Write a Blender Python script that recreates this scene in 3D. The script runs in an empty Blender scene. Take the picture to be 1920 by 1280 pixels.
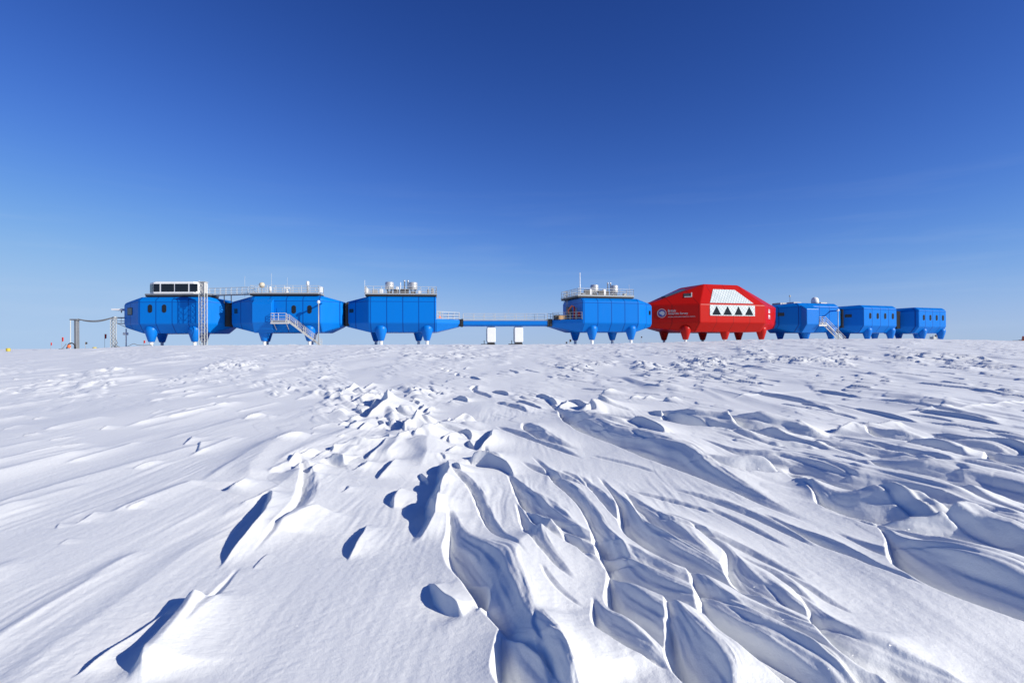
import bpy, bmesh, math, random
import numpy as np
from mathutils import Vector, Matrix
rad = math.radians
C = bpy.context.scene.collection
random.seed(4)

# ---------------------------------------------------------------- camera
F = 1066.0                                    # focal length in photo pixels (1920 wide)
CAMZ = 1.5
PITCH = math.atan(8.5 / F)
ROLL = rad(-0.328)
cam_d = bpy.data.cameras.new('camera')
cam_d.sensor_width = 36.0
cam_d.lens = 36.0 * F / 1920.0
cam_d.clip_start = 0.05
cam_d.clip_end = 20000
cam = bpy.data.objects.new('camera', cam_d)
C.objects.link(cam)
CAM_R = Matrix.Rotation(math.pi / 2 + PITCH, 3, 'X') @ Matrix.Rotation(ROLL, 3, 'Z')
cam.matrix_world = Matrix.Translation((0, 0, CAMZ)) @ CAM_R.to_4x4()
bpy.context.scene.camera = cam

# ---------------------------------------------------------------- light
SUN_AZ, SUN_EL = 67.0, 25.0                   # azimuth to the right of straight behind the camera
world = bpy.data.worlds.new('World')
bpy.context.scene.world = world
world.use_nodes = True
nt = world.node_tree
bg = nt.nodes['Background']
sky = nt.nodes.new('ShaderNodeTexSky')
sky.sky_type = 'NISHITA'
sky.sun_disc = False
sky.sun_elevation = rad(SUN_EL)
sky.sun_rotation = rad(180 - SUN_AZ)
sky.altitude = 1500
sky.air_density = 1.0
sky.dust_density = 0.15
sky.ozone_density = 3.0
SKY_STRENGTH = 0.10


def wmath(op, a, b_=None, c_=None):
    n = nt.nodes.new('ShaderNodeMath')
    n.operation = op
    for i, q in enumerate((a, b_, c_)):
        if q is None:
            continue
        if isinstance(q, (int, float)):
            n.inputs[i].default_value = q
        else:
            nt.links.new(q, n.inputs[i])
    return n.outputs[0]


# deep polar blue: a per-channel response laid over the physical sky
sep = nt.nodes.new('ShaderNodeSeparateColor')
nt.links.new(sky.outputs[0], sep.inputs[0])
k = SKY_STRENGTH
skr = wmath('MULTIPLY', wmath('POWER', wmath('MULTIPLY', sep.outputs[0], k), 1.85), 2.2 / k)
skg = wmath('MULTIPLY', wmath('POWER', wmath('MULTIPLY', sep.outputs[1], k), 1.65), 1.65 / k)
skb = wmath('ADD', wmath('MULTIPLY', wmath('POWER', wmath('MULTIPLY', sep.outputs[2], k), 1.45), 1.75 / k), wmath('MULTIPLY', sep.outputs[0], .25))
cmb = nt.nodes.new('ShaderNodeCombineColor')
def soft(q, m, n):
    """rolls the brightest part of the sky off towards m"""
    q = wmath('MULTIPLY', q, k / m)
    d = wmath('POWER', wmath('ADD', wmath('POWER', q, n), 1.0), 1.0 / n)
    return wmath('MULTIPLY', wmath('DIVIDE', q, d), m / k)


for i, q in enumerate((soft(skr, .37, 2.0), soft(skg, .535, 2.2), soft(skb, .74, 4.0))):
    nt.links.new(q, cmb.inputs[i])
# a few faint high streaks of cirrus low over the horizon
wtc = nt.nodes.new('ShaderNodeTexCoord')
wsx = nt.nodes.new('ShaderNodeSeparateXYZ')
nt.links.new(wtc.outputs['Generated'], wsx.inputs[0])
wmp = nt.nodes.new('ShaderNodeMapping')
wmp.inputs['Scale'].default_value = (2.2, 2.2, 26)
wmp.inputs['Rotation'].default_value = (0, rad(2.5), 0)
nt.links.new(wtc.outputs['Generated'], wmp.inputs[0])
wno = nt.nodes.new('ShaderNodeTexNoise')
wno.inputs['Scale'].default_value = 1.6
wno.inputs['Detail'].default_value = 5
wno.inputs['Roughness'].default_value = .55
nt.links.new(wmp.outputs[0], wno.inputs['Vector'])
wmr = nt.nodes.new('ShaderNodeMapRange')
wmr.inputs['From Min'].default_value = .52
wmr.inputs['From Max'].default_value = .78
wmr.inputs['To Max'].default_value = .13
nt.links.new(wno.outputs['Fac'], wmr.inputs['Value'])
wfa = nt.nodes.new('ShaderNodeMapRange')
wfa.inputs['From Min'].default_value = .30
wfa.inputs['From Max'].default_value = .04
nt.links.new(wsx.outputs['Z'], wfa.inputs['Value'])
wmix = nt.nodes.new('ShaderNodeMix')
wmix.data_type = 'RGBA'
nt.links.new(wmath('MULTIPLY', wmr.outputs[0], wfa.outputs[0]), wmix.inputs['Factor'])
nt.links.new(cmb.outputs[0], wmix.inputs['A'])
wmix.inputs['B'].default_value = (.52 / k, .62 / k, .76 / k, 1)
nt.links.new(wmix.outputs['Result'], bg.inputs['Color'])
bg.inputs['Strength'].default_value = SKY_STRENGTH

sun_d = bpy.data.lights.new('sun', 'SUN')
sun_d.energy = 5.0
sun_d.angle = rad(0.5)
sun_d.color = (1.0, 0.95, 0.86)
sun = bpy.data.objects.new('sun', sun_d)
C.objects.link(sun)
S = Vector((math.sin(rad(SUN_AZ)) * math.cos(rad(SUN_EL)), -math.cos(rad(SUN_AZ)) * math.cos(rad(SUN_EL)), math.sin(rad(SUN_EL))))
sun.rotation_euler = S.to_track_quat('Z', 'Y').to_euler()
sun.location = (40, -40, 60)
vs = bpy.context.scene.view_settings
vs.view_transform = 'Standard'
vs.look = 'None'
vs.exposure = 0.17
vs.gamma = 1.0
bpy.context.scene.cycles.max_bounces = 8
bpy.context.scene.cycles.diffuse_bounces = 5


# ---------------------------------------------------------------- helpers
def proj(p):
    q = CAM_R.transposed() @ (Vector(p) - Vector((0, 0, CAMZ)))
    return 960 + F * q.x / -q.z, 640 - F * q.y / -q.z


def ray(px, py):
    return CAM_R @ Vector(((px - 960) / F, (640 - py) / F, -1))


def at(px, py, Y):
    v = ray(px, py)
    return Vector((0, 0, CAMZ)) + v * (Y / v.y)


def tag(o, label=None, cat=None, group=None, kind=None):
    for k, v in (('label', label), ('category', cat), ('group', group), ('kind', kind)):
        if v:
            o[k] = v
    return o


def thing(name, label, cat, loc=(0, 0, 0), rz=0, group=None):
    o = bpy.data.objects.new(name, None)
    o.empty_display_size = 0.3
    C.objects.link(o)
    o.location = loc
    o.rotation_euler = (0, 0, rz)
    return tag(o, label, cat, group)


class MB:
    """collects shapes and links them as one mesh object"""

    def __init__(self):
        self.v, self.f, self.sm = [], [], []

    def add(self, vs_, fs, smooth=False):
        n = len(self.v)
        self.v += [tuple(p) for p in vs_]
        self.f += [tuple(i + n for i in f) for f in fs]
        self.sm += [smooth] * len(fs)
        return self

    def box(self, x0, x1, y0, y1, z0, z1):
        return self.add([(x, y, z) for z in (z0, z1) for x, y in ((x0, y0), (x1, y0), (x1, y1), (x0, y1))],
                        [(3, 2, 1, 0), (4, 5, 6, 7), (0, 1, 5, 4), (1, 2, 6, 5), (2, 3, 7, 6), (3, 0, 4, 7)])

    def tube(self, pts, r, n=6, r2=None):
        pts = [Vector(p) for p in pts]
        vs_, fs = [], []
        m = len(pts)
        for i, p in enumerate(pts):
            d = (pts[min(i + 1, m - 1)] - pts[max(i - 1, 0)]).normalized()
            a = d.orthogonal().normalized() if abs(d.z) > 0.95 else d.cross(Vector((0, 0, 1))).normalized()
            b = d.cross(a)
            rr = r if r2 is None else r + (r2 - r) * i / (m - 1)
            for k in range(n):
                t = 2 * math.pi * (k + .5) / n
                vs_.append(p + a * math.cos(t) * rr + b * math.sin(t) * rr)
        for i in range(m - 1):
            for k in range(n):
                k2 = (k + 1) % n
                fs.append((i * n + k, i * n + k2, (i + 1) * n + k2, (i + 1) * n + k))
        fs.append(tuple(range(n))[::-1])
        fs.append(tuple((m - 1) * n + k for k in range(n)))
        return self.add(vs_, fs, n > 5)

    def bar(self, a, b, r):
        return self.tube([a, b], r * 1.25, 4)

    def lathe(self, prof, c=(0, 0, 0), n=24, smooth=True):
        vs_, fs = [], []
        for r, z in prof:
            for k in range(n):
                t = 2 * math.pi * k / n
                vs_.append((c[0] + r * math.cos(t), c[1] + r * math.sin(t), c[2] + z))
        for i in range(len(prof) - 1):
            for k in range(n):
                k2 = (k + 1) % n
                fs.append((i * n + k, i * n + k2, (i + 1) * n + k2, (i + 1) * n + k))
        if prof[0][0] > 1e-4:
            fs.append(tuple(range(n))[::-1])
        if prof[-1][0] > 1e-4:
            fs.append(tuple((len(prof) - 1) * n + k for k in range(n)))
        return self.add(vs_, fs, smooth)

    def prism(self, out, o, ux, uy, un, d0, d1):
        """outline (2D, counter-clockwise seen from +un) in plane o+ux*a+uy*b, from depth d0 to d1 along un"""
        n = len(out)
        o, ux, uy, un = Vector(o), Vector(ux), Vector(uy), Vector(un)
        vs_ = [o + ux * a + uy * b + un * d for d in (d0, d1) for a, b in out]
        fs = [tuple(range(n))[::-1], tuple(range(n, 2 * n))]
        fs += [(k, (k + 1) % n, n + (k + 1) % n, n + k) for k in range(n)]
        return self.add(vs_, fs)

    def hull(self, pts, bevel=0.0, seg=2):
        bm = bmesh.new()
        for p in pts:
            bm.verts.new(p)
        bmesh.ops.convex_hull(bm, input=bm.verts[:])
        loose = [v for v in bm.verts if not v.link_faces]
        bmesh.ops.delete(bm, geom=loose, context='VERTS')
        bmesh.ops.dissolve_limit(bm, angle_limit=rad(1.5), verts=bm.verts[:], edges=bm.edges[:])
        if bevel:
            bmesh.ops.bevel(bm, geom=bm.edges[:], offset=bevel, segments=seg, profile=0.5, affect='EDGES', clamp_overlap=True)
        bmesh.ops.recalc_face_normals(bm, faces=bm.faces[:])
        bm.verts.index_update()
        vs_ = [v.co.copy() for v in bm.verts]
        fs = [tuple(v.index for v in f.verts) for f in bm.faces]
        bm.free()
        return self.add(vs_, fs)

    def build(self, name, m, parent=None, loc=None, rz=None):
        me = bpy.data.meshes.new(name)
        me.from_pydata(self.v, [], self.f)
        me.polygons.foreach_set('use_smooth', self.sm)
        me.materials.append(m)
        me.update()
        o = bpy.data.objects.new(name, me)
        C.objects.link(o)
        if parent:
            o.parent = parent
        if loc is not None:
            o.location = loc
        if rz is not None:
            o.rotation_euler = (0, 0, rz)
        return o


def mat(name, col, rough=0.5, metal=0.0, spec=0.5, noise=0.0, nscale=3.0, coat=0.0):
    m = bpy.data.materials.new(name)
    m.use_nodes = True
    t = m.node_tree
    b = t.nodes['Principled BSDF']
    b.inputs['Base Color'].default_value = (*col, 1)
    b.inputs['Roughness'].default_value = rough
    b.inputs['Metallic'].default_value = metal
    b.inputs['Specular IOR Level'].default_value = spec
    b.inputs['Coat Weight'].default_value = coat
    if noise:
        tc = t.nodes.new('ShaderNodeTexCoord')
        n = t.nodes.new('ShaderNodeTexNoise')
        n.inputs['Scale'].default_value = nscale
        n.inputs['Detail'].default_value = 5
        mx = t.nodes.new('ShaderNodeMix')
        mx.data_type = 'RGBA'
        mx.inputs['A'].default_value = (*[c * (1 - noise) for c in col], 1)
        mx.inputs['B'].default_value = (*[min(1, c * (1 + noise) + .03 * noise) for c in col], 1)
        t.links.new(tc.outputs['Object'], n.inputs['Vector'])
        t.links.new(n.outputs['Fac'], mx.inputs['Factor'])
        t.links.new(mx.outputs['Result'], b.inputs['Base Color'])
    return m


def panel_mat(name, col, seam, pitch, rough=0.35, zlines=(), frost=0.0):
    """painted cladding: rubber seams every `pitch` metres, a little uneven gloss, rime"""
    m = mat(name, col, rough, spec=0.12)
    t = m.node_tree
    b = t.nodes['Principled BSDF']
    tc = t.nodes.new('ShaderNodeTexCoord')
    sx = t.nodes.new('ShaderNodeSeparateXYZ')
    t.links.new(tc.outputs['Object'], sx.inputs[0])

    def math_(op, a, v=None):
        n = t.nodes.new('ShaderNodeMath')
        n.operation = op
        t.links.new(a, n.inputs[0])
        if v is not None:
            if isinstance(v, (int, float)):
                n.inputs[1].default_value = v
            else:
                t.links.new(v, n.inputs[1])
        return n.outputs[0]
    a = math_('ADD', sx.outputs['X'], pitch * 50.5)
    a = math_('MODULO', a, pitch)
    a = math_('SUBTRACT', a, pitch / 2)
    a = math_('ABSOLUTE', a)
    seamf = math_('LESS_THAN', a, 0.085)
    for z in zlines:
        q = math_('SUBTRACT', sx.outputs['Z'], z)
        q = math_('ABSOLUTE', q)
        q = math_('LESS_THAN', q, 0.05)
        seamf = math_('MAXIMUM', seamf, q)
    n = t.nodes.new('ShaderNodeTexNoise')
    n.inputs['Scale'].default_value = 0.6
    n.inputs['Detail'].default_value = 6
    n.inputs['Roughness'].default_value = .6
    mp = t.nodes.new('ShaderNodeMapping')
    mp.inputs['Scale'].default_value = (2.2, 2.2, .5)
    t.links.new(tc.outputs['Object'], mp.inputs[0])
    t.links.new(mp.outputs[0], n.inputs['Vector'])
    ramp = t.nodes.new('ShaderNodeMapRange')
    ramp.inputs['From Min'].default_value = .4
    ramp.inputs['From Max'].default_value = .75
    ramp.inputs['To Max'].default_value = .10 + frost
    t.links.new(n.outputs['Fac'], ramp.inputs['Value'])
    mx0 = t.nodes.new('ShaderNodeMix')
    mx0.data_type = 'RGBA'
    mx0.inputs['A'].default_value = (*col, 1)
    mx0.inputs['B'].default_value = (*[.004 + c * .93 for c in col], 1)
    t.links.new(ramp.outputs[0], mx0.inputs['Factor'])
    mx = t.nodes.new('ShaderNodeMix')
    mx.data_type = 'RGBA'
    t.links.new(mx0.outputs['Result'], mx.inputs['A'])
    mx.inputs['B'].default_value = (*seam, 1)
    sf = math_('MULTIPLY', seamf, 0.8)
    t.links.new(sf, mx.inputs['Factor'])
    t.links.new(mx.outputs['Result'], b.inputs['Base Color'])
    r2 = t.nodes.new('ShaderNodeMapRange')
    r2.inputs['To Min'].default_value = rough - .08
    r2.inputs['To Max'].default_value = rough + .12
    t.links.new(n.outputs['Fac'], r2.inputs['Value'])
    t.links.new(r2.outputs[0], b.inputs['Roughness'])
    return m


BLUE_C = (0.0008, 0.158, 0.555)
RED_C = (0.44, 0.0085, 0.005)
M = dict(
    blue=panel_mat('blue_cladding', BLUE_C, (.002, .05, .26), 2.7, zlines=(7.42,)),
    blue_plain=mat('blue_paint', BLUE_C, .38, spec=.2, noise=.06, nscale=.8),
    red=panel_mat('red_cladding', RED_C, (.25, .008, .006), 3.9, zlines=(7.5,)),
    red_plain=mat('red_paint', RED_C, .38, spec=.2, noise=.06, nscale=.8),
    black=mat('black_rubber', (.012, .012, .013), .6),
    glass=mat('dark_glass', (.008, .009, .011), .12, spec=.5),
    white=mat('white_paint', (.78, .78, .76), .45, noise=.06, nscale=1.2),
    rail=mat('pale_rail_paint', (.50, .49, .46), .5, noise=.1, nscale=2),
    galv=mat('galvanised_steel', (.40, .41, .40), .5, .2, noise=.2, nscale=4),
    steel=mat('stainless_steel', (.62, .63, .63), .34, .45, noise=.12, nscale=2),
    grey=mat('grey_steel', (.22, .23, .24), .5, .3, noise=.2, nscale=3),
    dark=mat('dark_steel', (.05, .052, .056), .55, .2, noise=.25, nscale=3),
    tan=mat('tan_timber', (.42, .25, .11), .7, noise=.25, nscale=5),
    radome=mat('tan_radome', (.60, .52, .38), .5, noise=.05),
    glaze=None,
    red_flag=mat('red_fabric', (.55, .03, .03), .8, noise=.1),
    orange=mat('orange_paint', (.75, .16, .05), .5, noise=.1),
    yellow=mat('yellow_plastic', (.52, .42, .06), .5, noise=.1),
    cable=mat('cable_sheath', (.20, .20, .20), .6, noise=.15),
    decal=mat('white_decal', (.80, .80, .80), .5),
    decal_shaded=mat('shaded_white_decal', (.40, .385, .375), .6),  # white print greyed for the shaded left wall: shade put into the colour
    decal_blue=mat('blue_decal', (.03, .06, .25), .5),
    skylight=mat('skylight_glass', (.03, .06, .10), .1, noise=.1),
)
# insulated translucent glazing: pale panels with a faint grid of cells
g = mat('translucent_glazing', (.72, .76, .75), .25)
t = g.node_tree
tc = t.nodes.new('ShaderNodeTexCoord')
br = t.nodes.new('ShaderNodeTexBrick')
br.offset = 0.0
br.inputs['Scale'].default_value = 1.0
br.inputs['Brick Width'].default_value = .62
br.inputs['Row Height'].default_value = .42
br.inputs['Mortar Size'].default_value = .045
br.inputs['Color1'].default_value = (.68, .73, .72, 1)
br.inputs['Color2'].default_value = (.58, .64, .63, 1)
br.inputs['Mortar'].default_value = (.34, .40, .40, 1)
mp = t.nodes.new('ShaderNodeMapping')
mp.inputs['Rotation'].default_value = (math.pi / 2, 0, rad(45))
t.links.new(tc.outputs['Object'], mp.inputs[0])
t.links.new(mp.outputs[0], br.inputs['Vector'])
t.links.new(br.outputs['Color'], t.nodes['Principled BSDF'].inputs['Base Color'])
M['glaze'] = g

# ---------------------------------------------------------------- snow ground
PLAT_U = [-3, -1.3, -.9, -.78, -.69, -.60, -.38, -.19, 0, .16, .30, .42, .50, .70, .80, .90, 1.1, 1.6, 4]
PLAT_Z = [.9, .95, 1.05, 1.34, 1.65, 1.90, 1.83, 1.80, 1.70, 1.68, 1.95, 2.20, 2.27, 2.25, 2.0, 1.80, 1.6, 1.2, .9]


def base_z(x, y):
    u = x / np.maximum(y, 1.0)
    u = np.where(y < 1.0, np.clip(x, -3, 3), u)
    pl = np.interp(u, PLAT_U, PLAT_Z)
    tt = np.clip((y - 6.0) / 82.0, 0, 1)
    tt = np.where(tt < .12, tt * tt / .24 + .06 * (tt / .12), tt)
    tt = np.where(tt < .12, tt, tt)
    ramp = np.clip((y - 6.0) / 82.0, 0, 1) ** 1.08
    fall = np.clip((y - 175.0) / 420.0, 0, 1)
    fall = fall * fall * (3 - 2 * fall)
    return pl * ramp * (1 - fall)


def gz(x, y):
    return float(base_z(np.array([float(x)]), np.array([float(y)]))[0])


def ground_at(px, py, zoff=0.0):
    """the point of the bare ground that lies on the sight line through a pixel"""
    v = ray(px, py)
    Y = np.concatenate([np.arange(1.5, 20, .01), np.arange(20, 95, .05)])
    rx, rz = v.x / v.y * Y, CAMZ + v.z / v.y * Y
    hit = np.nonzero(rz <= base_z(rx, Y) + zoff)[0]
    i = hit[0] if len(hit) else len(Y) - 1
    return Vector((rx[i], Y[i], rz[i]))


_rng = np.random.RandomState(7)
_perm = _rng.permutation(4096)
_ang = _rng.rand(4096) * 2 * np.pi
_gx, _gy = np.cos(_ang), np.sin(_ang)


def perlin(x, y, seed=0):
    xi, yi = np.floor(x), np.floor(y)
    xf, yf = x - xi, y - yi
    xi, yi = xi.astype(np.int64) + seed * 131, yi.astype(np.int64) + seed * 517
    u = xf * xf * xf * (xf * (xf * 6 - 15) + 10)
    v = yf * yf * yf * (yf * (yf * 6 - 15) + 10)

    def gr(ix, iy, fx, fy):
        h = _perm[(_perm[ix & 4095] + iy) & 4095]
        return _gx[h] * fx + _gy[h] * fy
    a = gr(xi, yi, xf, yf)
    b = gr(xi + 1, yi, xf - 1, yf)
    c = gr(xi, yi + 1, xf, yf - 1)
    d = gr(xi + 1, yi + 1, xf - 1, yf - 1)
    return 1.5 * ((a + (b - a) * u) * (1 - v) + (c + (d - c) * u) * v)


def fbm(x, y, seed=0, o=3):
    s, a = 0, 1.0
    for k in range(o):
        s = s + a * perlin(x * 2 ** k, y * 2 ** k, seed + k)
        a *= .5
    return s


def sst(a, b, x):
    q = np.clip((x - a) / (b - a), 0, 1)
    return q * q * (3 - 2 * q)


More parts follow.
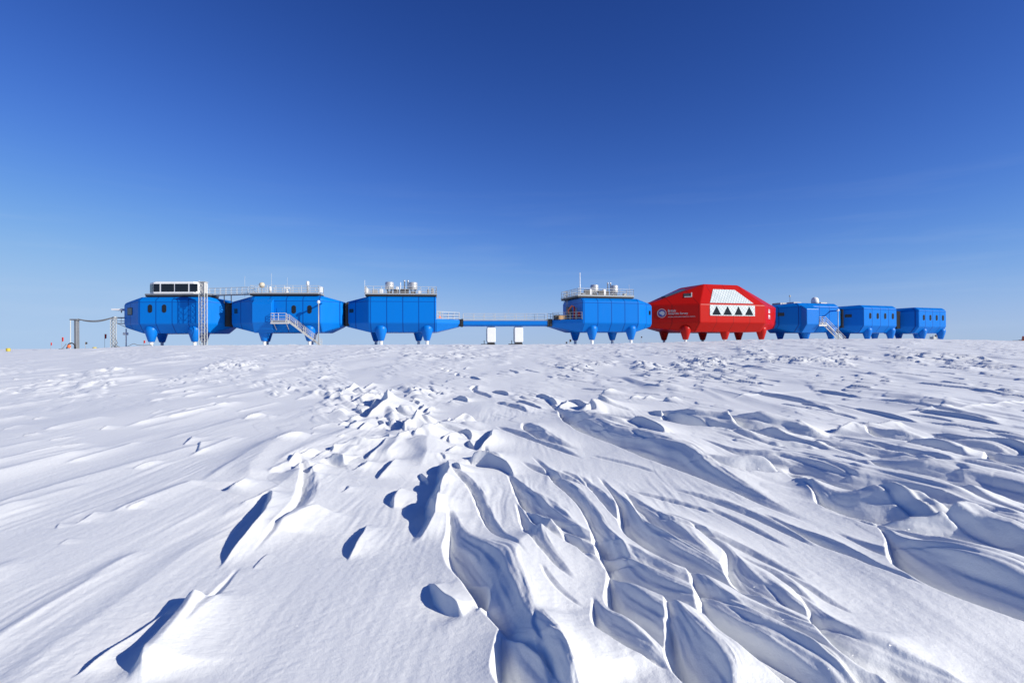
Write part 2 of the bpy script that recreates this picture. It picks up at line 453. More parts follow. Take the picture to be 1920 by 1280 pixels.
# Sastrugi read off the photograph.  Each: kind, rise factor, [(px, py, width_px) ...] along the shaded bank.
# 'R' banks rise gently to a rounded shoulder on the right of a sharp lip, 'L' banks are short steep
# noses that throw their shadow to the left.
STROKES = [
    ('L', .62, [(122, 1268, 14), (160, 1246, 26), (200, 1218, 26), (250, 1187, 22), (290, 1158, 16), (322, 1134, 5)]),
    ('L', .62, [(225, 1282, 60), (235, 1262, 52), (267, 1228, 28), (310, 1180, 24), (345, 1130, 22), (358, 1110, 8)]),
    ('R', .34, [(368, 1160, 8), (390, 1132, 18), (412, 1106, 16), (436, 1078, 6)]),
    ('L', .55, [(403, 1066, 5), (420, 1040, 24), (445, 1002, 58), (474, 967, 52), (494, 935, 30), (500, 922, 10)]),
    ('L', .50, [(412, 922, 10), (428, 918, 46), (452, 904, 20)]),
    ('L', .42, [(440, 945, 12), (482, 930, 12), (520, 914, 5)]),
    ('R', .36, [(532, 984, 8), (560, 958, 26), (580, 925, 32), (582, 895, 24), (574, 878, 6)]),
    ('L', .35, [(470, 1064, 4), (485, 1046, 9), (502, 1033, 4)]),
    ('L', .62, [(648, 1052, 4), (655, 1030, 24), (670, 1005, 24), (686, 980, 5)]),
    ('L', .36, [(758, 1026, 22), (778, 995, 60), (786, 965, 64), (792, 935, 66), (802, 902, 74), (814, 872, 56), (824, 862, 10)]),
    ('R', .46, [(858, 1000, 20), (866, 1022, 46), (895, 1050, 84), (920, 1082, 84), (945, 1128, 70), (972, 1172, 60), (1000, 1212, 46), (1030, 1250, 14)]),
    ('R', .66, [(958, 1208, 14), (975, 1236, 70), (995, 1262, 110), (1030, 1300, 130)]),
    ('R', .50, [(866, 902, 14), (893, 923, 18), (908, 957, 18), (930, 1000, 20), (945, 1018, 6)]),
    ('L', .60, [(800, 1098, 6), (806, 1118, 26), (812, 1140, 42), (838, 1154, 42), (868, 1166, 12)]),
    ('L', .50, [(852, 1082, 5), (882, 1090, 12), (902, 1112, 30), (895, 1142, 54), (884, 1156, 10)]),
    ('R', .50, [(968, 905, 8), (986, 928, 28), (1012, 955, 44), (1042, 978, 44), (1064, 1000, 8)]),
    ('R', .55, [(1036, 890, 8), (1046, 900, 18), (1080, 928, 22), (1106, 967, 22), (1124, 995, 26), (1134, 1030, 30), (1152, 1062, 44), (1166, 1080, 50), (1205, 1108, 64), (1254, 1136, 70), (1304, 1161, 62), (1330, 1176, 14)]),
    ('R', .62, [(1150, 1092, 6), (1156, 1114, 24), (1178, 1142, 60), (1212, 1176, 74), (1246, 1212, 60), (1262, 1236, 8)]),
    ('R', .60, [(1122, 1160, 8), (1128, 1178, 24), (1148, 1200, 46), (1182, 1224, 40), (1218, 1248, 10)]),
    ('R', .62, [(1262, 1172, 8), (1272, 1194, 32), (1294, 1224, 64), (1318, 1258, 96), (1338, 1286, 110)]),
    ('R', .60, [(1148, 925, 6), (1168, 950, 16), (1178, 972, 26), (1200, 1008, 46), (1234, 1040, 64), (1278, 1070, 70), (1322, 1090, 60), (1350, 1108, 12)]),
    ('R', .42, [(1190, 945, 8), (1210, 968, 28), (1242, 996, 46), (1274, 1022, 44), (1302, 1046, 10)]),
    ('R', .44, [(1104, 912, 8), (1126, 932, 16), (1148, 960, 18), (1162, 985, 8)]),
    ('R', .45, [(1296, 1000, 4), (1312, 1008, 10), (1332, 1027, 18), (1360, 1046, 12), (1376, 1066, 14), (1384, 1092, 44), (1424, 1126, 66), (1464, 1152, 46), (1490, 1168, 8)]),
    ('R', .44, [(1306, 1106, 8), (1322, 1124, 30), (1352, 1166, 58), (1396, 1204, 90), (1454, 1240, 110), (1514, 1274, 120)]),
    ('R', .44, [(1508, 1150, 5), (1518, 1160, 12), (1538, 1186, 24), (1570, 1224, 66), (1620, 1248, 96), (1674, 1270, 100), (1740, 1290, 70)]),
    ('R', .40, [(1412, 1075, 4), (1450, 1095, 14), (1480, 1120, 16), (1505, 1140, 5)]),
    ('R', .40, [(1490, 1108, 4), (1520, 1126, 14), (1552, 1146, 14), (1572, 1156, 4)]),
    ('R', .55, [(1470, 990, 4), (1495, 1003, 14), (1535, 1022, 28), (1576, 1041, 28), (1611, 1058, 16), (1640, 1078, 12), (1662, 1087, 4)]),
    ('R', .36, [(1600, 1020, 6), (1632, 1036, 20), (1672, 1055, 30), (1708, 1074, 28), (1744, 1094, 6)]),
    ('R', .62, [(1672, 1014, 6), (1684, 1026, 20), (1706, 1044, 56), (1758, 1070, 120), (1812, 1102, 160), (1866, 1124, 160), (1930, 1152, 120)]),
    ('R', .58, [(1640, 982, 10), (1713, 998, 70), (1797, 1007, 140), (1863, 1024, 140), (1930, 1046, 100)]),
    ('R', .52, [(1535, 930, 8), (1548, 938, 26), (1582, 953, 70), (1650, 965, 120), (1713, 974, 110), (1785, 980, 30)]),
    ('R', .40, [(1362, 848, 6), (1382, 857, 26), (1432, 865, 70), (1500, 884, 84), (1585, 910, 110), (1668, 930, 120), (1750, 952, 110), (1820, 978, 30)]),
    ('R', .46, [(1345, 878, 8), (1368, 884, 30), (1413, 888, 66), (1450, 892, 28)]),
    ('R', .55, [(1046, 764, 5), (1062, 778, 18), (1085, 794, 40), (1118, 811, 50), (1152, 824, 60), (1202, 836, 74), (1244, 854, 76), (1286, 872, 70), (1322, 890, 30)]),
    ('L', .50, [(1172, 800, 10), (1186, 805, 34), (1228, 818, 26), (1244, 826, 6)]),
    ('L', .55, [(1080, 776, 20), (1094, 768, 56), (1116, 757, 30)]),
    ('R', .60, [(1254, 780, 8), (1264, 785, 30), (1292, 794, 70), (1336, 800, 84), (1384, 808, 40), (1418, 815, 8)]),
    ('R', .56, [(1384, 788, 8), (1396, 794, 36), (1428, 806, 70), (1470, 812, 80), (1500, 816, 12)]),
    ('L', .46, [(1545, 815, 16), (1566, 808, 56), (1590, 800, 18)]),
    ('R', .50, [(1634, 812, 6), (1644, 818, 22), (1676, 825, 56), (1712, 830, 30)]),
    ('R', .50, [(1716, 836, 8), (1726, 841, 36), (1764, 850, 46), (1790, 856, 8)]),
    ('L', .45, [(1606, 806, 12), (1640, 801, 50), (1690, 800, 30)]),
    ('R', .44, [(1762, 832, 8), (1778, 838, 44), (1832, 848, 70), (1880, 856, 30)]),
    ('R', .40, [(1570, 858, 5), (1584, 864, 14), (1612, 872, 16), (1622, 877, 4)]),
    ('R', .40, [(1660, 868, 8), (1684, 873, 46), (1732, 879, 70), (1772, 884, 20)]),
    ('R', .50, [(1660, 880, 8), (1680, 888, 44), (1750, 902, 120), (1834, 922, 140), (1904, 944, 120)]),
    ('R', .60, [(1868, 862, 10), (1882, 872, 40), (1910, 890, 60), (1960, 905, 50)]),
    ('R', .44, [(1390, 872, 6), (1420, 878, 16), (1470, 888, 10)]),
    ('R', .40, [(1440, 832, 4), (1495, 836, 30), (1530, 842, 8)]),
    # broad sunlit humps
    ('M', .05, [(1064, 985, 40), (1010, 1012, 90), (965, 1050, 130), (968, 1100, 140), (1000, 1170, 120), (1036, 1250, 90), (1060, 1290, 60)]),
    ('M', .07, [(256, 1285, 110), (300, 1225, 110), (350, 1160, 80), (372, 1112, 40)]),
    ('M', .08, [(790, 872, 50), (800, 840, 90), (806, 806, 90), (802, 790, 40)]),
    ('M', .05, [(470, 905, 60), (475, 870, 120), (520, 835, 120), (570, 815, 60)]),
    ('M', .07, [(520, 1000, 50), (560, 975, 90), (610, 955, 60)]),
    ('M', .08, [(720, 860, 40), (745, 830, 60), (760, 812, 40)]),
    ('M', .06, [(1480, 905, 20), (1500, 893, 40), (1520, 925, 50), (1560, 950, 20)]),
    # old vehicle tracks and low drift lines
    ('M', .05, [(590, 678, 14), (650, 670, 14), (720, 662, 12), (790, 654, 10)]),
    ('M', .04, [(1655, 778, 8), (1740, 772, 10), (1840, 764, 10), (1940, 750, 10)]),
    ('M', .03, [(1370, 750, 8), (1450, 736, 10), (1560, 730, 10), (1650, 736, 8)]),
    # rubble-like heap in the middle distance
    ('L', .55, [(676, 784, 12), (690, 774, 36), (704, 764, 44), (714, 750, 18)]),
    ('L', .55, [(684, 760, 20), (700, 757, 40), (712, 752, 16)]),
    ('L', .50, [(644, 790, 6), (658, 787, 20), (668, 782, 8)]),
    ('L', .50, [(668, 806, 6), (676, 799, 18), (684, 794, 6)]),
    ('L', .45, [(632, 797, 4), (638, 793, 14), (644, 791, 4)]),
    ('L', .45, [(664, 826, 10), (684, 829, 44), (712, 826, 26), (718, 816, 8)]),
    ('L', .55, [(678, 860, 6), (694, 850, 22), (714, 836, 10), (722, 828, 4)]),
    ('L', .45, [(738, 810, 8), (752, 803, 42), (772, 790, 28), (780, 784, 6)]),
    ('L', .52, [(838, 792, 10), (856, 786, 26), (876, 784, 24), (900, 790, 14)]),
    ('L', .50, [(735, 828, 8), (752, 823, 26), (762, 816, 8)]),
    ('L', .55, [(703, 896, 4), (714, 882, 20), (730, 866, 16), (738, 858, 4)]),
    ('L', .50, [(604, 862, 6), (618, 866, 40), (640, 870, 34), (656, 868, 8)]),
    ('L', .48, [(576, 865, 4), (598, 854, 12), (622, 842, 10), (632, 832, 4)]),
    ('L', .50, [(542, 884, 6), (556, 876, 24), (568, 868, 8)]),
    ('L', .55, [(886, 846, 10), (902, 832, 34), (916, 812, 14), (924, 804, 5)]),
    ('L', .50, [(864, 860, 10), (890, 864, 50), (928, 872, 34), (950, 884, 16), (962, 894, 6)]),
    ('L', .50, [(832, 850, 6), (844, 844, 20), (852, 836, 6)]),
    ('L', .50, [(776, 770, 6), (784, 768, 18), (790, 762, 6)]),
    ('L', .50, [(792, 778, 6), (798, 777, 14), (804, 773, 5)]),
    ('L', .45, [(640, 735, 6), (652, 732, 16), (660, 728, 5)]),
    ('L', .50, [(678, 730, 6), (688, 724, 16), (694, 718, 5)]),
    ('R', .45, [(816, 800, 6), (850, 808, 16), (880, 814, 6)]),
    ('L', .50, [(1118, 740, 14), (1130, 738, 30), (1146, 736, 14)]),
    ('L', .50, [(1174, 749, 10), (1184, 747, 18), (1192, 745, 8)]),
    ('L', .50, [(1202, 750, 8), (1210, 748, 16), (1216, 747, 6)]),
    ('L', .50, [(1238, 752, 10), (1252, 751, 26), (1264, 750, 10)]),
    ('L', .45, [(1002, 740, 6), (1014, 744, 18), (1030, 752, 16), (1044, 757, 8)]),
    ('L', .45, [(1042, 764, 8), (1050, 758, 22), (1058, 752, 8)]),
    ('L', .40, [(180, 808, 5), (190, 805, 16), (196, 801, 4)]),
    ('L', .40, [(340, 836, 4), (350, 826, 16), (356, 820, 4)]),
    ('L', .40, [(366, 850, 3), (370, 838, 8), (372, 830, 3)]),
    ('L', .35, [(100, 992, 3), (104, 985, 10), (110, 981, 3)]),
    ('L', .35, [(104, 1022, 4), (118, 1014, 10), (126, 1010, 3)]),
]


def traced_strokes():
    out = []
    for kind, k, pts in STROKES:
        P = []
        for px, py, w in pts:
            p = ground_at(px, py)
            P.append([p.x, p.y, max(w * p.y / F, .01)])
        P = np.array(P)
        if kind == 'R' and len(P) > 3:        # long tapering ends
            L = np.hypot(np.diff(P[:, 0]), np.diff(P[:, 1])).sum()
            for e, n in ((0, 1), (-1, -2)):
                d = P[e, :2] - P[n, :2]
                d = d / (np.hypot(*d) + 1e-9)
                P[e, 2] = max(P[e, 2], .55 * P[n, 2])
                q = np.array([[*(P[e, :2] + d * .32 * L), .06 * P[:, 2].max()]])
                P = np.concatenate([q, P]) if e == 0 else np.concatenate([P, q])
        out.append((kind, k, P))
    return out


def flow(x, y):
    """direction the wind tongues run, towards the camera"""
    u = x / max(y, .5)
    a = rad(26) * math.exp(-((u - .22) / .28) ** 2) + rad(6) * math.exp(-((u - .7) / .4) ** 2)
    return math.sin(a), -math.cos(a)


def loose_strokes():
    """smaller sastrugi between the traced ones"""
    rg = random.Random(23)
    out = []

    def one(kind, k, x0, y0, L, w, n=6, wob=.25):
        P = []
        x_, y_, ph = x0, y0, rg.uniform(0, 6.3)
        for i in range(n):
            f = i / (n - 1)
            P.append((x_, y_, w * (math.sin(math.pi * min(1, .08 + f * .9)) ** .8) + .004))
            dx, dy = flow(x_, y_)
            t_ = wob * math.sin(ph + 2.6 * f)
            dx, dy = dx * math.cos(t_) - dy * math.sin(t_), dx * math.sin(t_) + dy * math.cos(t_)
            x_, y_ = x_ + dx * L / (n - 1), y_ + dy * L / (n - 1)
        out.append((kind, k, np.array(P)))
    for _ in range(52):                      # right and centre foreground
        y0 = 3.0 + 7.5 * rg.random() ** 1.1
        x0 = y0 * rg.uniform(-.05, .98)
        w = rg.uniform(.035, .13) * (.6 + .06 * y0)
        one('R', rg.uniform(.30, .50), x0, y0, w * rg.uniform(12, 24), w, 8, .18)
    for _ in range(100):                     # right and centre middle distance
        y0 = rg.uniform(8.5, 30)
        x0 = y0 * rg.uniform(-.12, .98)
        w = rg.uniform(.08, .30) * (.85 if y0 < 16 else .7)
        one(rg.choice('RRL'), rg.uniform(.30, .48), x0, y0, w * rg.uniform(7, 15), w, 7, .2)
    for _ in range(60):                      # noses of the central heap
        y0 = rg.uniform(5.5, 17)
        x0 = y0 * (-.16 + rg.gauss(0, .085)) - .3
        w = rg.uniform(.08, .24) * (.6 + .03 * y0)
        one('L', rg.uniform(.36, .55), x0, y0, w * rg.uniform(3.0, 5.5), w, 6, .4)
    for _ in range(60):                      # long low streaks on the left
        y0 = rg.uniform(4.0, 26)
        x0 = y0 * rg.uniform(-1.05, -.22)
        w = rg.uniform(.22, .60) * (.6 + .03 * y0)
        one('M', rg.uniform(.018, .05) * (.7 + .03 * y0), x0, y0, w * rg.uniform(4, 9), w, 6, .12)
    for _ in range(34):                      # small sharp noses on the left
        y0 = rg.uniform(4.5, 24)
        x0 = y0 * rg.uniform(-1.0, -.25)
        w = rg.uniform(.04, .13) * (.6 + .04 * y0)
        one('L', rg.uniform(.32, .48), x0, y0, w * rg.uniform(3, 7), w, 5, .3)
    return out


def apply_strokes(x, y, z):
    for kind, k, P in traced_strokes() + loose_strokes():
        # rounder course through the traced points
        Q = [P[0]]
        for i in range(len(P) - 1):
            p0, p1, p2, p3 = P[max(i - 1, 0)], P[i], P[i + 1], P[min(i + 2, len(P) - 1)]
            for s in (.25, .5, .75, 1.0):
                Q.append(.5 * ((2 * p1) + (-p0 + p2) * s + (2 * p0 - 5 * p1 + 4 * p2 - p3) * s * s + (-p0 + 3 * p1 - 3 * p2 + p3) * s ** 3))
        P = np.array(Q)
        dd = np.concatenate([[0], np.cumsum(np.hypot(np.diff(P[:, 0]), np.diff(P[:, 1])))])
        m_ = int(np.clip(dd[-1] / (.12 * P[:, 2].max() + .01), 14, 44))
        P = np.stack([np.interp(np.linspace(0, dd[-1], m_), dd, P[:, q]) for q in range(3)], 1)
        for _ in range(6):
            P[1:-1] = .25 * P[:-2] + .5 * P[1:-1] + .25 * P[2:]
        P[:, 2] = np.maximum(P[:, 2], .0065 * np.hypot(P[:, 0], P[:, 1]))
        if P[0, 1] < P[-1, 1]:
            P = P[::-1]                       # always run from far to near: left of travel is the photo's right
        W = P[:, 2].max()
        pad = 3.0 * W + .35
        x0, x1 = P[:, 0].min() - pad, P[:, 0].max() + pad
        y0, y1 = P[:, 1].min() - pad, P[:, 1].max() + pad
        idx = np.nonzero((x > x0) & (x < x1) & (y > y0) & (y < y1))[0]
        if len(idx) == 0:
            continue
        X, Y = x[idx], y[idx]
        L = np.concatenate([[0], np.cumsum(np.hypot(np.diff(P[:, 0]), np.diff(P[:, 1])))])
        T = np.gradient(P[:, :2], axis=0)
        T /= np.hypot(T[:, 0], T[:, 1])[:, None] + 1e-9
        best = np.full(len(idx), 1e9)
        acc = np.zeros((4, len(idx)))
        sh, eh = np.zeros(len(idx)), np.zeros(len(idx))
        for i in range(len(P) - 1):
            ax, ay, aw = P[i]
            dx, dy = P[i + 1, 0] - ax, P[i + 1, 1] - ay
            l2 = dx * dx + dy * dy + 1e-12
            tt = np.clip(((X - ax) * dx + (Y - ay) * dy) / l2, 0, 1)
            qx, qy = X - ax - tt * dx, Y - ay - tt * dy
            d2 = qx * qx + qy * qy
            d = np.sqrt(d2)
            cr = (T[i, 0] + tt * (T[i + 1, 0] - T[i, 0])) * qy - (T[i, 1] + tt * (T[i + 1, 1] - T[i, 1])) * qx
            sh = np.where(d < best, np.where(cr > 0, d, -d), sh)
            eh = np.where(d < best, L[i] + tt * (L[i + 1] - L[i]), eh)
            best = np.minimum(best, d)
            wgt = (d2 + .0004) ** -3.5        # blended over all segments, so nothing jumps where two are equally near
            acc[0] += wgt
            acc[1] += wgt * np.where(cr > 0, d, -d)     # >0: left of travel = towards +x
            acc[2] += wgt * (aw + tt * (P[i + 1, 2] - aw))
            acc[3] += wgt * (L[i] + tt * (L[i + 1] - L[i]))
        s, ww, end = acc[1] / acc[0], acc[2] / acc[0], acc[3] / acc[0]
        s = sh + (s - sh) * sst(.8 * W, 2.0 * W + .02, best)
        Ltot = L[-1]
        ef = .14 * Ltot + .02
        fade = np.minimum(sst(0, ef, end) * sst(0, ef, Ltot - end), sst(0, ef, eh) * sst(0, ef, Ltot - eh))
        # ragged edge
        jag = .07 * ww * fbm(X / (.7 * W + .05), Y / (1.6 * W + .08), 31, 2)
        s = s + jag
        D = k * (1.35 if kind == 'R' else 1.15) * np.minimum(ww, .50)
        if kind == 'R':
            hw = ww / 2
            q = np.clip((s + hw) / (ww + 1e-9), 0, 1)
            prof = .35 * np.sin(q * np.pi / 2) + .30 * q + .35 * sst(0, 1, q)
            sl_ = np.maximum(-s - hw, 0)
            a_ = .27 * ww + .014
            c, e_ = .52, .14
            left = np.where(sl_ < a_, -c + (c + e_) * sst(0, 1, sl_ / a_), e_ * np.exp(-np.maximum(sl_ - a_, 0) / (.7 * ww + .06)))
            right = np.exp(-np.maximum(s - hw, 0) / (1.1 * ww + .1))
            h = np.where(s < -hw, left, np.where(s > hw, (1 - c) * right, -c + prof))
            # wind-cut ledges along the bank
            led = fbm(s / (.17 * ww + .012) + .35 * np.sin(end / (.6 * W + .1)), end / (2.2 * W + .25), 71, 2)
            h = h + .07 * led * sst(-hw * 1.3, -hw * .8, s) * (1 - sst(hw * .8, hw * 1.6, s))
        elif kind == 'M':
            D = np.full(len(idx), k)
            h = np.where(s > 0, np.exp(-(np.maximum(s, 0) / (.6 * ww + .01)) ** 1.25), np.exp(-(np.maximum(-s, 0) / (.28 * ww + .01)) ** 1.4))
        else:
            wall = .38 * ww
            cx_ = .5 * ww                     # crest sits on the right of the shadow
            q = np.clip((s - (cx_ - wall)) / (wall + 1e-9), 0, 1)
            prof = q ** 1.4
            left = np.exp(-np.maximum((cx_ - wall) - s, 0) / (.9 * ww + .05))
            right = np.exp(-np.maximum(s - cx_, 0) / (.75 * ww + .06))
            c = .28
            h = np.where(s < cx_ - wall, -c * left, np.where(s > cx_, (1 - c) * right, -c + prof))
        z[idx] += D * h * fade * (1 - sst(.35 * pad, pad, best))
    return z


def px_mask(x, y, px, py, rx, ry):
    p = ground_at(px, py)
    a = ground_at(px, py - ry * .7)
    b = ground_at(px, py + ry * .7)
    sx_ = rx * p.y / F
    sy_ = max(.5 * (a.y - b.y), .4)
    u = np.arctan2(x, y)
    u0 = math.atan2(p.x, p.y)
    return np.exp(-((u - u0) * p.y / sx_) ** 2 - ((y - p.y) / sy_) ** 2)


def snow_height(x, y):
    z = base_z(x, y)
    r = np.hypot(x, y)
    near = 1 - sst(60, 170, r)
    # broad swell
    z += .05 * fbm(x / 3.2, y / 9.0, 1, 2) * sst(1.0, 5.0, r)
    z += .18 * perlin(x / 34, y / 50, 9) * sst(25, 60, r) * (1 - sst(75, 88, y))
    # wind tongues running away from the camera: short steep bank facing left, long back
    wx = x + .50 * fbm(x / 3.0, y / 8.0, 3, 2) + .012 * y * np.sin(y / 9.0)
    right_side = sst(-1.0, 3.0, x - .05 * y)
    patch = sst(-.12, .45, fbm(x / 3.5, y / 8.0, 12, 2) + .30 * right_side - .10)
    for lam, sd, amp in ((1.3, 21, .060), (.55, 22, .020)):
        ph = (wx + .20 * lam * perlin(x / (lam * .9), y / (lam * 6.0), sd)) / lam
        f = ph - np.floor(ph)
        saw = np.where(f < .34, f / .34, 1 - (f - .34) / .66)
        saw = saw * saw * (3 - 2 * saw) * .6 + .4 * saw ** 1.5
        lm = sst(-.15, .35, perlin(np.floor(ph) * 7.3 + 40, y / (4.2 * lam), sd + 5))
        a = amp * patch * lm * (.40 + .75 * right_side) * np.where(r < 12, .30 + .70 * sst(7, 13, r), 1.0) * near
        z += a * saw
    # far drift field: longer hummocks
    far = sst(14, 30, r) * (1 - sst(150, 260, r))
    hum = fbm(x / 1.6 + .3 * fbm(x / 3, y / 3, 44, 2), y / 5.5, 41, 2)
    z += .055 * far * np.clip(hum - .05, 0, 1) ** 1.2 * 1.6 * (.35 + sst(-.1, .5, fbm(x / 14, y / 16, 47, 2) + .25))
    # rough, broken patches
    rub = 0
    for px, py, rx, ry, a in ((760, 775, 140, 50, .75), (720, 732, 90, 18, .8), (1170, 688, 130, 10, 1.0), (1450, 678, 190, 16, 1.0), (820, 668, 80, 7, 1.1),
                              (560, 735, 150, 22, .5), (430, 682, 120, 10, .6), (150, 725, 190, 18, .3), (300, 690, 260, 9, .5), (1750, 672, 170, 9, .8), 
                              (1000, 745, 60, 12, .4), (1100, 775, 60, 14, .5), (560, 890, 30, 10, .35), (1500, 655, 200, 5, .7), (640, 655, 260, 4, .5), (870, 651, 60, 4, 1.0)):
        rub = rub + a * px_mask(x, y, px, py, rx, ry)
    rub = rub + .28 * sst(13, 24, r) + .16 * sst(4.5, 7, r) * sst(.4, 2.5, x - .12 * y)
    rub = np.minimum(rub, 1.5) * (1 - sst(92, 99, y)) * sst(-.2, .35, fbm(x / (.05 * r + .6), y / (.09 * r + .8), 58, 2) + .1)
    for lo, hi, sq, amp in ((0, 17, .40, .17), (17, 34, .46, .13), (34, 400, .70, .15)):
        wgt = (sst(lo * .85, lo + .01, r) if lo else 1.0) * (1 - sst(hi * .92, hi * 1.08, r)) * rub
        sel = np.nonzero(wgt > .02)[0]
        X, Y = x[sel], y[sel]
        top = np.zeros(len(sel))
        nk = 24
        for kk in range(nk):
            xx, yy = X - .034 * sq * kk, Y + .062 * sq * kk
            n_ = fbm(xx / sq + .4 * perlin(yy / sq, xx / sq, 52), yy / (1.4 * sq), 51, 2)
            top = np.maximum(top, sst(.02, .55, n_) * (1 - kk / nk))
        z[sel] += wgt[sel] * amp * (top - .12)
    # small wind etching
    et = sst(-.1, .5, fbm(x / 1.6, y / 2.2, 61, 2))
    z += .0035 * fbm(x / .09 + .8 * fbm(x / .6, y / 1.6, 62, 2), y / 1.1, 63, 2) * (1 - sst(9, 22, r)) * (.35 + et)
    z += .0012 * fbm(x / .07, y / .09, 66, 3) * (1 - sst(7, 16, r)) * (.4 + .6 * sst(-.2, .3, perlin(x / 1.1, y / 1.3, 67)))
    z = apply_strokes(x, y, z)
    return z


def make_ground():
    rs = [.25, .5, .8, 1.1, 1.4]
    r = 1.6
    while r < 7000:
        rs.append(r)
        if r < 2.3:
            r += .03
        elif r < 210:
            r += min(.52 * r * r / 852.0, (.0036 if r < 28 else .006) * r)
        else:
            r *= 1.035
    rs = np.array(rs)
    dense = np.radians(np.arange(-54, 54.001, .075))
    side = np.concatenate([np.arange(54.4, 70, .4), np.arange(71, 180, 2.0)])
    az = np.concatenate([-np.radians(side[::-1]), dense, np.radians(side)])
    A, Rr = np.meshgrid(az, rs)
    x, y = (Rr * np.sin(A)).ravel(), (Rr * np.cos(A)).ravel()
    z = snow_height(x, y)
    nr, na = len(rs), len(az)
    co = np.empty((nr * na + 1, 3), np.float32)
    co[:-1, 0], co[:-1, 1], co[:-1, 2] = x, y, z
    co[-1] = (0, 0, float(z[:na].mean()))
    i = np.arange(nr - 1)[:, None] * na
    j = np.arange(na)[None, :]
    j2 = (j + 1) % na
    quads = np.stack([i + j, i + na + j, i + na + j2, i + j2], -1).reshape(-1, 4)[:, ::-1]
    tris = np.stack([np.full(na, nr * na), np.arange(na), (np.arange(na) + 1) % na], -1)[:, ::-1]
    loops = np.concatenate([quads.ravel(), tris.ravel()]).astype(np.int32)
    starts = np.concatenate([np.arange(len(quads)) * 4, len(quads) * 4 + np.arange(len(tris)) * 3]).astype(np.int32)
    me = bpy.data.meshes.new('snow_ground')
    me.vertices.add(len(co))
    me.vertices.foreach_set('co', co.ravel())
    me.loops.add(len(loops))
    me.loops.foreach_set('vertex_index', loops)
    me.polygons.add(len(starts))
    me.polygons.foreach_set('loop_start', starts)
    me.polygons.foreach_set('use_smooth', np.ones(len(starts), bool))
    me.update(calc_edges=True)
    me.validate()
    o = bpy.data.objects.new('snow_ground', me)
    C.objects.link(o)
    tag(o, kind='structure')
    m = bpy.data.materials.new('wind_packed_snow')
    m.use_nodes = True
    t = m.node_tree
    b = t.nodes['Principled BSDF']
    b.inputs['Base Color'].default_value = (.83, .84, .815, 1)
    b.inputs['Roughness'].default_value = .55
    b.inputs['Specular IOR Level'].default_value = .25
    tc = t.nodes.new('ShaderNodeTexCoord')
    n1 = t.nodes.new('ShaderNodeTexNoise')
    n1.inputs['Scale'].default_value = 130
    n1.inputs['Detail'].default_value = 3
    n2 = t.nodes.new('ShaderNodeTexNoise')
    n2.inputs['Scale'].default_value = 28
    n2.inputs['Detail'].default_value = 4
    t.links.new(tc.outputs['Object'], n1.inputs['Vector'])
    t.links.new(tc.outputs['Object'], n2.inputs['Vector'])
    b1 = t.nodes.new('ShaderNodeBump')
    b1.inputs['Strength'].default_value = .35
    b1.inputs['Distance'].default_value = .004
    b2 = t.nodes.new('ShaderNodeBump')
    b2.inputs['Strength'].default_value = .30
    b2.inputs['Distance'].default_value = .012
    t.links.new(n2.outputs['Fac'], b2.inputs['Height'])
    t.links.new(n1.outputs['Fac'], b1.inputs['Height'])
    t.links.new(b2.outputs[0], b1.inputs['Normal'])
    t.links.new(b1.outputs[0], b.inputs['Normal'])
    vo = t.nodes.new('ShaderNodeTexVoronoi')
    vo.inputs['Scale'].default_value = 230
    t.links.new(tc.outputs['Object'], vo.inputs['Vector'])
    sp = t.nodes.new('ShaderNodeSeparateColor')
    t.links.new(vo.outputs['Color'], sp.inputs[0])
    gt = t.nodes.new('ShaderNodeMath')
    gt.operation = 'GREATER_THAN'
    gt.inputs[1].default_value = .985
    t.links.new(sp.outputs[0], gt.inputs[0])
    ge = t.nodes.new('ShaderNodeNewGeometry')
    vm = t.nodes.new('ShaderNodeVectorMath')
    vm.operation = 'SUBTRACT'
    vm.inputs[1].default_value = (.5, .5, .5)
    t.links.new(vo.outputs['Color'], vm.inputs[0])
    vs2 = t.nodes.new('ShaderNodeVectorMath')
    vs2.operation = 'SCALE'
    vs2.inputs['Scale'].default_value = 1.6
    t.links.new(vm.outputs[0], vs2.inputs[0])
    va = t.nodes.new('ShaderNodeVectorMath')
    va.operation = 'ADD'
    t.links.new(ge.outputs['Normal'], va.inputs[0])
    t.links.new(vs2.outputs[0], va.inputs[1])
    vn = t.nodes.new('ShaderNodeVectorMath')
    vn.operation = 'NORMALIZE'
    t.links.new(va.outputs[0], vn.inputs[0])
    t.links.new(gt.outputs[0], b.inputs['Coat Weight'])
    b.inputs['Coat Roughness'].default_value = .3
    t.links.new(vn.outputs[0], b.inputs['Coat Normal'])
    me.materials.append(m)
    return o


make_ground()

# ---------------------------------------------------------------- the station
GZ = 1.8                                       # world height of the station's own ground level
ZB, ZS, ZT, ZR = 2.2, 3.77, 7.75, 8.37         # hull bottom, lower knuckle, upper knuckle, roof


class Mod:
    def __init__(s, X, Y, yaw, Lf, aL, aR, W=4.9, b=3.4):
        s.X, s.Y, s.yaw, s.Lf, s.aL, s.aR, s.W, s.b = X, Y, rad(yaw), Lf, aL, aR, W, b
        s.c, s.s = math.cos(s.yaw), math.sin(s.yaw)

    def w(s, x, y, z):
        return Vector((s.X + s.c * x - s.s * y, s.Y + s.s * x + s.c * y, GZ + z))

    def lx(s, px, y, z):
        """local x of the point at depth line y and height z that is seen at column px"""
        a, b = -30.0, 30.0
        for _ in range(50):
            m = (a + b) / 2
            if proj(s.w(m, y, z))[0] < px:
                a = m
            else:
                b = m
        return a

    def lz(s, py, x, y):
        a, b = -5.0, 25.0
        for _ in range(50):
            m = (a + b) / 2
            if proj(s.w(x, y, m))[1] > py:
                a = m
            else:
                b = m
        return a


